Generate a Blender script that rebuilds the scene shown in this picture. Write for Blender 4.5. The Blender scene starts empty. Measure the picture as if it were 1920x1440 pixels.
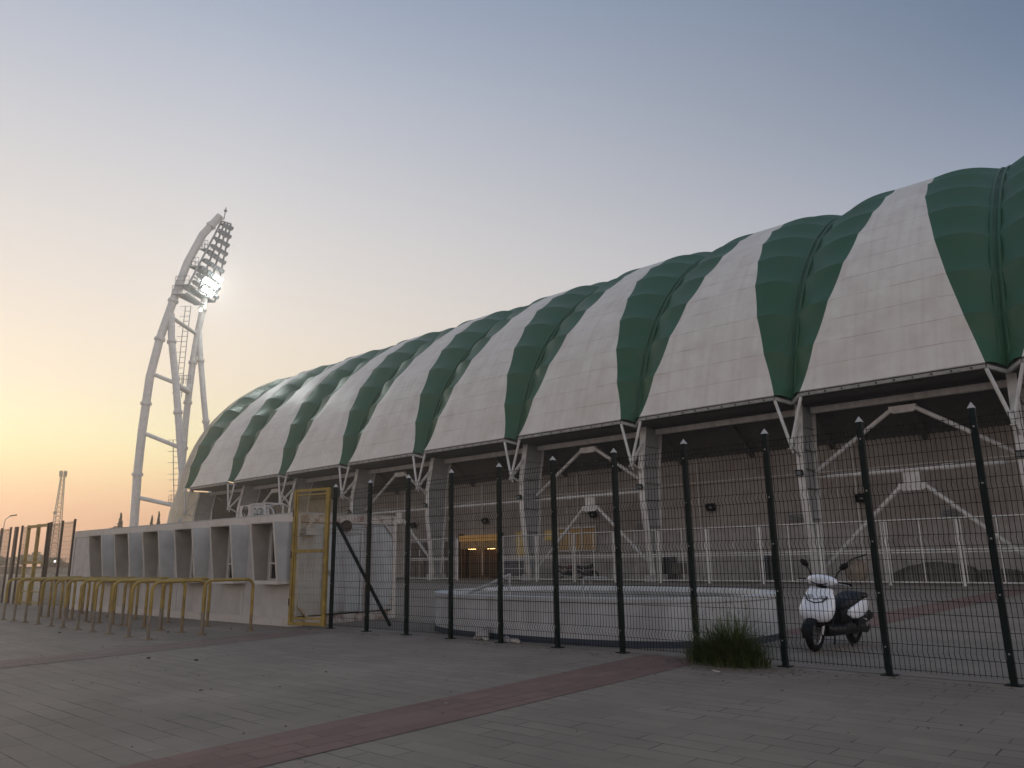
import bpy, math, random
from math import sin, cos, pi, radians, sqrt
from mathutils import Vector, Matrix

random.seed(11)
SC = bpy.context.scene
COL = SC.collection

# ------------------------------------------------------------------ camera
CAM_H = 1.3
PITCH, ROLL, YAW = 0.228015, -0.0152763, 2.302244
f = Vector((cos(YAW) * cos(PITCH), sin(YAW) * cos(PITCH), sin(PITCH)))
r0 = Vector((sin(YAW), -cos(YAW), 0))
u0 = r0.cross(f)
rr = r0 * cos(ROLL) + u0 * sin(ROLL)
uu = u0 * cos(ROLL) - r0 * sin(ROLL)
cam = bpy.data.cameras.new('camera')
cam.sensor_width = 36
cam.lens = 36 * 1411.62 / 1920
cam.clip_start = 0.05
cam.clip_end = 6000
cam_o = bpy.data.objects.new('camera', cam)
cam_o.matrix_world = Matrix(((rr.x, uu.x, -f.x, 0), (rr.y, uu.y, -f.y, 0), (rr.z, uu.z, -f.z, CAM_H), (0, 0, 0, 1)))
COL.objects.link(cam_o)
SC.camera = cam_o

# ------------------------------------------------------------------ sky, sun, exposure
SUN_AZ, SUN_EL = radians(173), radians(2.5)


def lin(c):
    return tuple((x / 255 / 12.92) if x / 255 <= 0.04045 else ((x / 255 + 0.055) / 1.055) ** 2.4 for x in c) + (1,)


world = bpy.data.worlds.new('World')
SC.world = world
world.use_nodes = True
nt = world.node_tree
nt.nodes.clear()


def wn(t, **k):
    n = nt.nodes.new(t)
    for a, b in k.items():
        setattr(n, a, b)
    return n


def wmath(op, a, b=None, clamp=False):
    n = wn('ShaderNodeMath', operation=op, use_clamp=clamp)
    for i, v in enumerate((a, b)):
        if v is None:
            continue
        if isinstance(v, (int, float)):
            n.inputs[i].default_value = v
        else:
            nt.links.new(v, n.inputs[i])
    return n.outputs[0]


tc = wn('ShaderNodeTexCoord')
sep = wn('ShaderNodeSeparateXYZ')
nt.links.new(tc.outputs['Generated'], sep.inputs[0])
X_, Y_, Z_ = sep.outputs
hor = wmath('SQRT', wmath('ADD', wmath('ADD', wmath('MULTIPLY', X_, X_), wmath('MULTIPLY', Y_, Y_)), 1e-6))
dotp = wmath('ADD', wmath('MULTIPLY', X_, cos(SUN_AZ)), wmath('MULTIPLY', Y_, sin(SUN_AZ)))
caz = wmath('DIVIDE', dotp, hor)


def ramp(stops):
    n = wn('ShaderNodeValToRGB')
    n.color_ramp.interpolation = 'B_SPLINE'
    el = n.color_ramp.elements
    while len(el) > 1:
        el.remove(el[-1])
    for i, (deg, c) in enumerate(stops):
        p = sin(radians(deg))
        e = el[0] if i == 0 else el.new(p)
        e.position = p
        e.color = lin(c)
    nt.links.new(Z_, n.inputs[0])
    return n.outputs[0]


r_sun = ramp([(0, (190, 148, 126)), (1.5, (214, 164, 136)), (4, (240, 190, 152)), (6.2, (255, 226, 172)),
              (8.5, (255, 247, 196)), (12, (254, 237, 212)), (18.5, (237, 228, 220)), (26, (215, 213, 215)),
              (34, (186, 192, 206)), (42, (148, 163, 186)), (60, (120, 140, 167)), (90, (112, 130, 156))])
r_side = ramp([(0, (176, 148, 142)), (5, (214, 184, 170)), (11, (220, 204, 198)), (17, (176, 180, 194)), (25, (122, 140, 166)), (33, (90, 111, 138)),
               (42, (84, 106, 134)), (60, (90, 110, 138)), (90, (112, 130, 156))])
r_anti = ramp([(0, (240, 222, 212)), (8, (252, 234, 226)), (18, (238, 230, 230)), (35, (196, 202, 216)),
               (60, (138, 152, 174)), (90, (112, 130, 156))])


def mixc(fac, a, b):
    n = wn('ShaderNodeMix', data_type='RGBA')
    nt.links.new(fac, n.inputs[0])
    nt.links.new(a, n.inputs[6])
    nt.links.new(b, n.inputs[7])
    return n.outputs[2]


fs = wmath('DIVIDE', wmath('SUBTRACT', caz, 0.13), 0.82, clamp=True)
fa = wmath('DIVIDE', wmath('SUBTRACT', 0.13, caz), 0.9, clamp=True)
grad = mixc(fs, mixc(fa, r_side, r_anti), r_sun)
sky = wn('ShaderNodeTexSky', sky_type='NISHITA', sun_disc=False)
sky.sun_elevation = SUN_EL
sky.sun_rotation = pi / 2 - SUN_AZ
sky.dust_density = 3.0
sky.air_density = 1.0
skyb = wn('ShaderNodeBackground')
nt.links.new(sky.outputs[0], skyb.inputs[0])
skyb.inputs[1].default_value = 0.004
bg = wn('ShaderNodeBackground')
nt.links.new(grad, bg.inputs[0])
bg.inputs[1].default_value = 1.02
add = wn('ShaderNodeAddShader')
nt.links.new(bg.outputs[0], add.inputs[0])
nt.links.new(skyb.outputs[0], add.inputs[1])
out = wn('ShaderNodeOutputWorld')
nt.links.new(add.outputs[0], out.inputs[0])

sl = bpy.data.lights.new('sun', 'SUN')
sl.energy = 0.7
sl.angle = radians(14)
sl.color = (1.0, 0.80, 0.58)
so = bpy.data.objects.new('sun', sl)
so.rotation_euler = Vector((cos(SUN_AZ) * cos(SUN_EL), sin(SUN_AZ) * cos(SUN_EL), sin(SUN_EL))).to_track_quat('Z', 'Y').to_euler()
COL.objects.link(so)

SC.view_settings.view_transform = 'Standard'
SC.view_settings.look = 'None'
SC.view_settings.exposure = 0.0
SC.view_settings.gamma = 1.0
SC.cycles.max_bounces = 6
SC.cycles.diffuse_bounces = 4
SC.cycles.use_denoising = True


# ------------------------------------------------------------------ materials
def new_mat(name):
    m = bpy.data.materials.new(name)
    m.use_nodes = True
    return m, m.node_tree, m.node_tree.nodes['Principled BSDF']


def mat(name, col, rough=0.6, metal=0.0, var=0.12, scale=3.0, dirt=None, dirt_amt=0.0, dirt_scale=1.2, streak=False, bump=0.0, bump_scale=40, emit=None, emit_s=0, spec=0.5, dirt_lo=0.45, dirt_hi=0.75):
    m, t, b = new_mat(name)
    N = t.nodes
    geo = N.new('ShaderNodeNewGeometry')
    nz = N.new('ShaderNodeTexNoise')
    nz.inputs['Scale'].default_value = scale
    nz.inputs['Detail'].default_value = 6
    t.links.new(geo.outputs['Position'], nz.inputs['Vector'])
    rm = N.new('ShaderNodeMapRange')
    rm.inputs[1].default_value = 0.3
    rm.inputs[2].default_value = 0.7
    rm.inputs[3].default_value = 1 - var
    rm.inputs[4].default_value = 1 + var
    t.links.new(nz.outputs[0], rm.inputs[0])
    mul = N.new('ShaderNodeVectorMath')
    mul.operation = 'SCALE'
    mul.inputs[0].default_value = col
    t.links.new(rm.outputs[0], mul.inputs['Scale'])
    c = mul.outputs[0]
    if dirt:
        mp = N.new('ShaderNodeMapping')
        mp.inputs['Scale'].default_value = (1, 1, 0.12) if streak else (1, 1, 1)
        t.links.new(geo.outputs['Position'], mp.inputs[0])
        n2 = N.new('ShaderNodeTexNoise')
        n2.inputs['Scale'].default_value = dirt_scale
        n2.inputs['Detail'].default_value = 8
        n2.inputs['Roughness'].default_value = 0.65
        t.links.new(mp.outputs[0], n2.inputs['Vector'])
        r2 = N.new('ShaderNodeMapRange')
        r2.inputs[1].default_value = dirt_lo
        r2.inputs[2].default_value = dirt_hi
        r2.inputs[3].default_value = 0
        r2.inputs[4].default_value = dirt_amt
        t.links.new(n2.outputs[0], r2.inputs[0])
        mx = N.new('ShaderNodeMix')
        mx.data_type = 'RGBA'
        t.links.new(r2.outputs[0], mx.inputs[0])
        t.links.new(c, mx.inputs[6])
        mx.inputs[7].default_value = tuple(dirt) + (1,)
        c = mx.outputs[2]
    t.links.new(c, b.inputs['Base Color'])
    b.inputs['Roughness'].default_value = rough
    b.inputs['Metallic'].default_value = metal
    b.inputs['Specular IOR Level'].default_value = spec
    if bump:
        n3 = N.new('ShaderNodeTexNoise')
        n3.inputs['Scale'].default_value = bump_scale
        n3.inputs['Detail'].default_value = 5
        t.links.new(geo.outputs['Position'], n3.inputs['Vector'])
        bp = N.new('ShaderNodeBump')
        bp.inputs['Strength'].default_value = bump
        bp.inputs['Distance'].default_value = 0.01
        t.links.new(n3.outputs[0], bp.inputs['Height'])
        t.links.new(bp.outputs[0], b.inputs['Normal'])
    if emit:
        b.inputs['Emission Color'].default_value = tuple(emit) + (1,)
        b.inputs['Emission Strength'].default_value = emit_s
    return m


def paver_mat(name, c1, c2, joint, bw, rh, rot=0.0, wear=0.5):
    m, t, b = new_mat(name)
    N, L = t.nodes, t.links
    geo = N.new('ShaderNodeNewGeometry')
    mp = N.new('ShaderNodeMapping')
    mp.inputs['Rotation'].default_value = (0, 0, rot)
    L.new(geo.outputs['Position'], mp.inputs[0])
    nzw = N.new('ShaderNodeTexNoise')
    nzw.inputs['Scale'].default_value = 0.9
    nzw.inputs['Detail'].default_value = 3
    L.new(mp.outputs[0], nzw.inputs['Vector'])
    wob = N.new('ShaderNodeVectorMath')
    wob.operation = 'MULTIPLY_ADD'
    wob.inputs[1].default_value = (0.02, 0.03, 0)
    L.new(nzw.outputs['Color'], wob.inputs[0])
    L.new(mp.outputs[0], wob.inputs[2])
    br = N.new('ShaderNodeTexBrick')
    br.offset = 0.37
    br.inputs['Color1'].default_value = c1 + (1,)
    br.inputs['Color2'].default_value = c2 + (1,)
    br.inputs['Scale'].default_value = 1
    br.inputs['Mortar Size'].default_value = 0.006
    br.inputs['Mortar Smooth'].default_value = 0.3
    br.inputs['Brick Width'].default_value = bw
    br.inputs['Row Height'].default_value = rh
    br.inputs['Bias'].default_value = -0.1
    L.new(wob.outputs[0], br.inputs['Vector'])
    # joints only open here and there
    nj = N.new('ShaderNodeTexNoise')
    nj.inputs['Scale'].default_value = 1.3
    nj.inputs['Detail'].default_value = 4
    L.new(geo.outputs['Position'], nj.inputs['Vector'])
    rj = N.new('ShaderNodeMapRange')
    rj.inputs[1].default_value = 0.40
    rj.inputs[2].default_value = 0.62
    rj.inputs[3].default_value = 0.12
    rj.inputs[4].default_value = 0.95
    L.new(nj.outputs[0], rj.inputs[0])
    jf = N.new('ShaderNodeMath')
    jf.operation = 'MULTIPLY'
    L.new(br.outputs['Fac'], jf.inputs[0])
    L.new(rj.outputs[0], jf.inputs[1])
    br2 = N.new('ShaderNodeTexBrick')   # the same stones without a joint
    br2.offset = 0.37
    for k in ('Color1', 'Color2', 'Scale', 'Brick Width', 'Row Height', 'Bias'):
        br2.inputs[k].default_value = br.inputs[k].default_value
    br2.inputs['Mortar Size'].default_value = 0
    L.new(wob.outputs[0], br2.inputs['Vector'])
    mx = N.new('ShaderNodeMix')
    mx.data_type = 'RGBA'
    L.new(jf.outputs[0], mx.inputs[0])
    L.new(br2.outputs['Color'], mx.inputs[6])
    mx.inputs[7].default_value = joint + (1,)
    # broad stains and fine grain
    n1 = N.new('ShaderNodeTexNoise')
    n1.inputs['Scale'].default_value = 0.55
    n1.inputs['Detail'].default_value = 7
    n1.inputs['Roughness'].default_value = 0.62
    L.new(geo.outputs['Position'], n1.inputs['Vector'])
    r1 = N.new('ShaderNodeMapRange')
    r1.inputs[1].default_value = 0.3
    r1.inputs[2].default_value = 0.7
    r1.inputs[3].default_value = 1 - 0.42 * wear
    r1.inputs[4].default_value = 1 + 0.36 * wear
    L.new(n1.outputs[0], r1.inputs[0])
    n2 = N.new('ShaderNodeTexNoise')
    n2.inputs['Scale'].default_value = 90
    n2.inputs['Detail'].default_value = 3
    L.new(geo.outputs['Position'], n2.inputs['Vector'])
    r2 = N.new('ShaderNodeMapRange')
    r2.inputs[3].default_value = 0.85
    r2.inputs[4].default_value = 1.15
    L.new(n2.outputs[0], r2.inputs[0])
    mm = N.new('ShaderNodeMath')
    mm.operation = 'MULTIPLY'
    L.new(r1.outputs[0], mm.inputs[0])
    L.new(r2.outputs[0], mm.inputs[1])
    sc = N.new('ShaderNodeVectorMath')
    sc.operation = 'SCALE'
    L.new(mx.outputs[2], sc.inputs[0])
    L.new(mm.outputs[0], sc.inputs['Scale'])
    # pale spots of dried gum and lime
    vo = N.new('ShaderNodeTexVoronoi')
    vo.inputs['Scale'].default_value = 1.7
    L.new(geo.outputs['Position'], vo.inputs['Vector'])
    rv = N.new('ShaderNodeMapRange')
    rv.inputs[1].default_value = 0.035
    rv.inputs[2].default_value = 0.02
    rv.inputs[3].default_value = 0
    rv.inputs[4].default_value = 0.5
    L.new(vo.outputs['Distance'], rv.inputs[0])
    mg = N.new('ShaderNodeMix')
    mg.data_type = 'RGBA'
    L.new(rv.outputs[0], mg.inputs[0])
    L.new(sc.outputs[0], mg.inputs[6])
    mg.inputs[7].default_value = (0.42, 0.41, 0.39, 1)
    L.new(mg.outputs[2], b.inputs['Base Color'])
    b.inputs['Roughness'].default_value = 0.78
    b.inputs['Specular IOR Level'].default_value = 0.35
    hh = N.new('ShaderNodeMath')
    hh.operation = 'MULTIPLY_ADD'
    L.new(br.outputs['Fac'], hh.inputs[0])
    hh.inputs[1].default_value = -1.0
    L.new(n2.outputs[0], hh.inputs[2])
    bp = N.new('ShaderNodeBump')
    bp.inputs['Strength'].default_value = 0.35
    bp.inputs['Distance'].default_value = 0.006
    L.new(hh.outputs[0], bp.inputs['Height'])
    L.new(bp.outputs[0], b.inputs['Normal'])
    return m


def fabric_mat(name, col, dirtc, seam_amt, dirt_amt, rough, transl=0.0, half=True, spec=0.28):
    """tensioned membrane; UV: u across the bay in metres, v = seam number"""
    m, t, b = new_mat(name)
    N, L = t.nodes, t.links
    uv = N.new('ShaderNodeUVMap')
    sp = N.new('ShaderNodeSeparateXYZ')
    L.new(uv.outputs[0], sp.inputs[0])
    geo = N.new('ShaderNodeNewGeometry')
    n1 = N.new('ShaderNodeTexNoise')
    n1.inputs['Scale'].default_value = 0.8
    n1.inputs['Detail'].default_value = 7
    n1.inputs['Roughness'].default_value = 0.6
    L.new(geo.outputs['Position'], n1.inputs['Vector'])
    r1 = N.new('ShaderNodeMapRange')
    r1.inputs[1].default_value = 0.35
    r1.inputs[2].default_value = 0.7
    r1.inputs[3].default_value = 0
    r1.inputs[4].default_value = dirt_amt
    L.new(n1.outputs[0], r1.inputs[0])
    # runs of rain dirt: fine across, long down
    mp = N.new('ShaderNodeMapping')
    mp.inputs['Scale'].default_value = (2.2, 0.25, 1)
    L.new(uv.outputs[0], mp.inputs[0])
    n2 = N.new('ShaderNodeTexNoise')
    n2.inputs['Scale'].default_value = 1.6
    n2.inputs['Detail'].default_value = 5
    L.new(mp.outputs[0], n2.inputs['Vector'])
    r2 = N.new('ShaderNodeMapRange')
    r2.inputs[1].default_value = 0.45
    r2.inputs[2].default_value = 0.75
    r2.inputs[3].default_value = 0
    r2.inputs[4].default_value = dirt_amt * 0.6
    L.new(n2.outputs[0], r2.inputs[0])
    # seam line
    mu = N.new('ShaderNodeMath')
    mu.operation = 'MULTIPLY'
    mu.inputs[1].default_value = 2 if half else 1
    L.new(sp.outputs[1], mu.inputs[0])
    fr = N.new('ShaderNodeMath')
    fr.operation = 'FRACT'
    L.new(mu.outputs[0], fr.inputs[0])
    pp = N.new('ShaderNodeMath')
    pp.operation = 'PINGPONG'
    pp.inputs[1].default_value = 0.5
    L.new(fr.outputs[0], pp.inputs[0])
    rs = N.new('ShaderNodeMapRange')
    rs.inputs[1].default_value = 0.030
    rs.inputs[2].default_value = 0.008
    rs.inputs[3].default_value = 0
    rs.inputs[4].default_value = seam_amt
    L.new(pp.outputs[0], rs.inputs[0])
    n3 = N.new('ShaderNodeTexNoise')
    n3.inputs['Scale'].default_value = 1.1
    n3.inputs['Detail'].default_value = 5
    L.new(geo.outputs['Position'], n3.inputs['Vector'])
    r3 = N.new('ShaderNodeMapRange')
    r3.inputs[1].default_value = 0.35
    r3.inputs[2].default_value = 0.65
    r3.inputs[3].default_value = 0.15
    L.new(n3.outputs[0], r3.inputs[0])
    sm = N.new('ShaderNodeMath')
    sm.operation = 'MULTIPLY'
    L.new(rs.outputs[0], sm.inputs[0])
    L.new(r3.outputs[0], sm.inputs[1])
    a1 = N.new('ShaderNodeMath')
    a1.operation = 'ADD'
    L.new(r1.outputs[0], a1.inputs[0])
    L.new(r2.outputs[0], a1.inputs[1])
    a2 = N.new('ShaderNodeMath')
    a2.operation = 'ADD'
    a2.use_clamp = True
    L.new(a1.outputs[0], a2.inputs[0])
    L.new(sm.outputs[0], a2.inputs[1])
    mx = N.new('ShaderNodeMix')
    mx.data_type = 'RGBA'
    L.new(a2.outputs[0], mx.inputs[0])
    mx.inputs[6].default_value = col + (1,)
    mx.inputs[7].default_value = dirtc + (1,)
    L.new(mx.outputs[2], b.inputs['Base Color'])
    b.inputs['Roughness'].default_value = rough
    b.inputs['Specular IOR Level'].default_value = spec
    if transl:
        tr = N.new('ShaderNodeBsdfTranslucent')
        L.new(mx.outputs[2], tr.inputs[0])
        ms = N.new('ShaderNodeMixShader')
        ms.inputs[0].default_value = transl
        L.new(b.outputs[0], ms.inputs[1])
        L.new(tr.outputs[0], ms.inputs[2])
        L.new(ms.outputs[0], N['Material Output'].inputs[0])
    return m


M = {}
M['paver'] = paver_mat('grey_pavers', (0.200, 0.168, 0.136), (0.232, 0.195, 0.158), (0.035, 0.032, 0.03), 0.62, 0.21)
M['redpaver'] = paver_mat('red_pavers', (0.160, 0.095, 0.080), (0.198, 0.120, 0.101), (0.04, 0.026, 0.024), 0.4, 0.2, rot=pi / 2)
M['fadedpaver'] = paver_mat('faded_red_pavers', (0.180, 0.128, 0.110), (0.212, 0.152, 0.130), (0.04, 0.03, 0.028), 0.4, 0.2, rot=pi / 2)
M['yard'] = paver_mat('yard_pavers', (0.200, 0.171, 0.141), (0.230, 0.197, 0.162), (0.05, 0.045, 0.04), 0.62, 0.21)
M['white_fab'] = fabric_mat('white_membrane', (0.76, 0.73, 0.665), (0.44, 0.35, 0.30), 0.6, 0.34, 0.48, 0.0)
M['shell_fab'] = fabric_mat('end_membrane', (0.86, 0.81, 0.70), (0.55, 0.47, 0.35), 0.3, 0.35, 0.5, 0.6)
M['green_fab'] = fabric_mat('green_membrane', (0.020, 0.098, 0.042), (0.045, 0.088, 0.050), 0.5, 0.45, 0.5, 0.0, half=False, spec=0.42)
M['white_steel'] = mat('white_painted_steel', (0.64, 0.63, 0.605), 0.45, dirt=(0.25, 0.2, 0.16), dirt_amt=0.5, dirt_scale=2.5, streak=True)
M['web_steel'] = mat('grey_steel_and_web_shade', (0.36, 0.37, 0.38), 0.5, dirt=(0.2, 0.18, 0.16), dirt_amt=0.4)  # plain grey steel; on the column webs the grey stands for shadow
M['mast'] = mat('mast_paint', (0.76, 0.75, 0.72), 0.45, dirt=(0.4, 0.34, 0.28), dirt_amt=0.25)
M['gutter'] = mat('gutter_metal', (0.34, 0.33, 0.31), 0.5, dirt=(0.12, 0.1, 0.09), dirt_amt=0.6, dirt_scale=4)
M['dark_trim'] = mat('dark_trim', (0.03, 0.03, 0.03), 0.6)
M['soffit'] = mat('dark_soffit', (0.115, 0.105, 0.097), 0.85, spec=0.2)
M['wallpaint'] = mat('ribbed_wall_paint', (0.38, 0.35, 0.32), 0.7, dirt=(0.2, 0.14, 0.12), dirt_amt=0.6, dirt_scale=0.4)
M['lowwall'] = mat('lower_wall_paint', (0.40, 0.38, 0.36), 0.7, dirt=(0.16, 0.14, 0.12), dirt_amt=0.6, dirt_scale=0.9)
M['conc'] = mat('pale_concrete', (0.42, 0.41, 0.40), 0.8, dirt=(0.26, 0.24, 0.22), dirt_amt=0.6, dirt_scale=1.5, streak=True, bump=0.3, bump_scale=30)
M['pool_wall'] = mat('pool_render', (0.53, 0.535, 0.53), 0.8, spec=0.25, dirt=(0.22, 0.21, 0.2), dirt_amt=0.45, dirt_scale=2.0, streak=True, bump=0.2, bump_scale=25)
M['pool_in'] = mat('pool_blue_paint', (0.32, 0.32, 0.31), 0.8, spec=0.2, dirt=(0.24, 0.23, 0.22), dirt_amt=0.6)
M['plinth'] = mat('blue_plinth_tile', (0.035, 0.05, 0.075), 0.5)
M['green_steel'] = mat('dark_green_steel', (0.006, 0.013, 0.012), 0.5, var=0.25, spec=0.18)
M['wire'] = mat('dark_wire', (0.006, 0.009, 0.009), 0.6, spec=0.15)
M['brown_steel'] = mat('brown_steel', (0.07, 0.045, 0.035), 0.5)
M['galv_wire'] = mat('faded_wire', (0.12, 0.09, 0.07), 0.5)
M['cap'] = mat('pale_cap', (0.42, 0.42, 0.41), 0.5)
M['yellow'] = mat('worn_yellow_paint', (0.325, 0.222, 0.048), 0.5, var=0.2, scale=6, dirt=(0.10, 0.07, 0.03), dirt_amt=0.6, dirt_scale=5)
M['rust_yellow'] = mat('bare_leg_paint', (0.22, 0.15, 0.07), 0.5, var=0.2, scale=6, dirt=(0.10, 0.075, 0.06), dirt_amt=0.8, dirt_scale=5)
M['bare'] = mat('bare_grey_brown_leg', (0.20, 0.165, 0.13), 0.55, var=0.2, scale=6, dirt=(0.22, 0.15, 0.06), dirt_amt=0.8, dirt_scale=7)
M['kiosk'] = mat('kiosk_panel', (0.50, 0.475, 0.455), 0.55, dirt=(0.3, 0.25, 0.22), dirt_amt=0.4, dirt_scale=1.6, streak=True)
M['kiosk_white'] = mat('kiosk_white_frame', (0.58, 0.55, 0.51), 0.5, dirt=(0.24, 0.14, 0.08), dirt_amt=0.55, dirt_scale=3)
M['hood'] = mat('hood_grey_sheet', (0.46, 0.47, 0.465), 0.6, spec=0.25, dirt=(0.25, 0.23, 0.21), dirt_amt=0.3)
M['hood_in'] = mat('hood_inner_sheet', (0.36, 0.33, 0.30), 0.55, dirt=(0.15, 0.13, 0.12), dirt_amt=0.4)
M['rusty_panel'] = mat('rusty_end_panel', (0.40, 0.42, 0.43), 0.55, dirt=(0.17, 0.09, 0.05), dirt_amt=0.85, dirt_scale=1.4, streak=True, dirt_lo=0.5, dirt_hi=0.7)
M['rust_white'] = mat('rust_streaked_white', (0.50, 0.46, 0.42), 0.55, dirt=(0.18, 0.085, 0.045), dirt_amt=0.9, dirt_scale=3.5, dirt_lo=0.46, dirt_hi=0.62)
M['glass'] = mat('dark_glass', (0.015, 0.016, 0.018), 0.08, var=0.05)
M['black'] = mat('black_plastic', (0.007, 0.007, 0.009), 0.45, spec=0.22)
M['rubber'] = mat('tyre_rubber', (0.008, 0.008, 0.008), 0.8, spec=0.15)
M['alloy'] = mat('grey_alloy', (0.32, 0.32, 0.33), 0.35, metal=0.7)
M['seat'] = mat('black_vinyl', (0.008, 0.009, 0.014), 0.5, spec=0.25, bump=0.1, bump_scale=300)
M['scooter_white'] = mat('scooter_white_paint', (0.84, 0.87, 0.92), 0.2, var=0.03)
M['lens'] = mat('headlamp_lens', (0.45, 0.48, 0.52), 0.08, var=0.1)
M['maroon'] = mat('maroon_paint', (0.10, 0.02, 0.02), 0.3)
M['darkbrown'] = mat('dark_brown', (0.045, 0.028, 0.020), 0.5)
M['amber'] = mat('amber_lit_panel', (0.45, 0.26, 0.08), 0.5, var=0.25, scale=2.5, emit=(1.0, 0.55, 0.18), emit_s=0.10)
M['amberdim'] = mat('amber_dim_panel', (0.30, 0.20, 0.09), 0.5, var=0.4, scale=2.5, emit=(1.0, 0.55, 0.2), emit_s=0.022)
M['yellowpanel'] = mat('yellow_paint_glow', (0.42, 0.32, 0.12), 0.5, var=0.25, emit=(1.0, 0.70, 0.25), emit_s=0.05)  # yellow paint; faint emission put in for the interior light on it
M['lamp_on'] = mat('lit_lamp', (0.9, 0.9, 0.9), 0.3, emit=(0.93, 1.0, 0.95), emit_s=170)
M['lamp_small'] = mat('small_lit_lamp', (0.9, 0.9, 0.9), 0.3, emit=(1.0, 0.95, 0.85), emit_s=6)
M['lamp_off'] = mat('unlit_lamp', (0.22, 0.24, 0.25), 0.35)
M['far_dark'] = mat('far_dark_roof', (0.05, 0.04, 0.035), 0.8, spec=0.2)
M['far_wall'] = mat('far_wall', (0.30, 0.27, 0.25), 0.8)
M['foliage'] = mat('dark_foliage', (0.035, 0.045, 0.025), 0.7, var=0.4, scale=1.5)
M['cypress'] = mat('cypress_foliage', (0.03, 0.04, 0.022), 0.7, var=0.4, scale=4)
M['bark'] = mat('bark', (0.07, 0.05, 0.04), 0.8)
M['grass'] = mat('grass_blade', (0.058, 0.086, 0.026), 0.6, var=0.5, scale=9, spec=0.25)
M['drygrass'] = mat('dry_grass_blade', (0.13, 0.11, 0.05), 0.7, var=0.3, scale=9)
M['seedhead'] = mat('dry_seed_head', (0.12, 0.10, 0.05), 0.7, var=0.3, scale=9)
M['bag'] = mat('white_plastic_bag', (0.48, 0.46, 0.45), 0.4, dirt=(0.2, 0.17, 0.14), dirt_amt=0.7, dirt_scale=12)
M['darkgrit'] = mat('dark_grit', (0.10, 0.08, 0.062), 0.9, var=0.6, scale=3)
M['paper'] = mat('paper_litter', (0.55, 0.52, 0.48), 0.7)
M['lattice'] = mat('lattice_steel', (0.05, 0.032, 0.025), 0.7, spec=0.2)
M['sack'] = mat('tan_sack_cloth', (0.30, 0.24, 0.18), 0.85, dirt=(0.12, 0.09, 0.07), dirt_amt=0.7, dirt_scale=4)
M['tarp'] = mat('dark_tarp', (0.10, 0.085, 0.075), 0.8, var=0.3)
M['cage'] = mat('blue_grey_cage', (0.045, 0.055, 0.07), 0.5)


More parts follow.
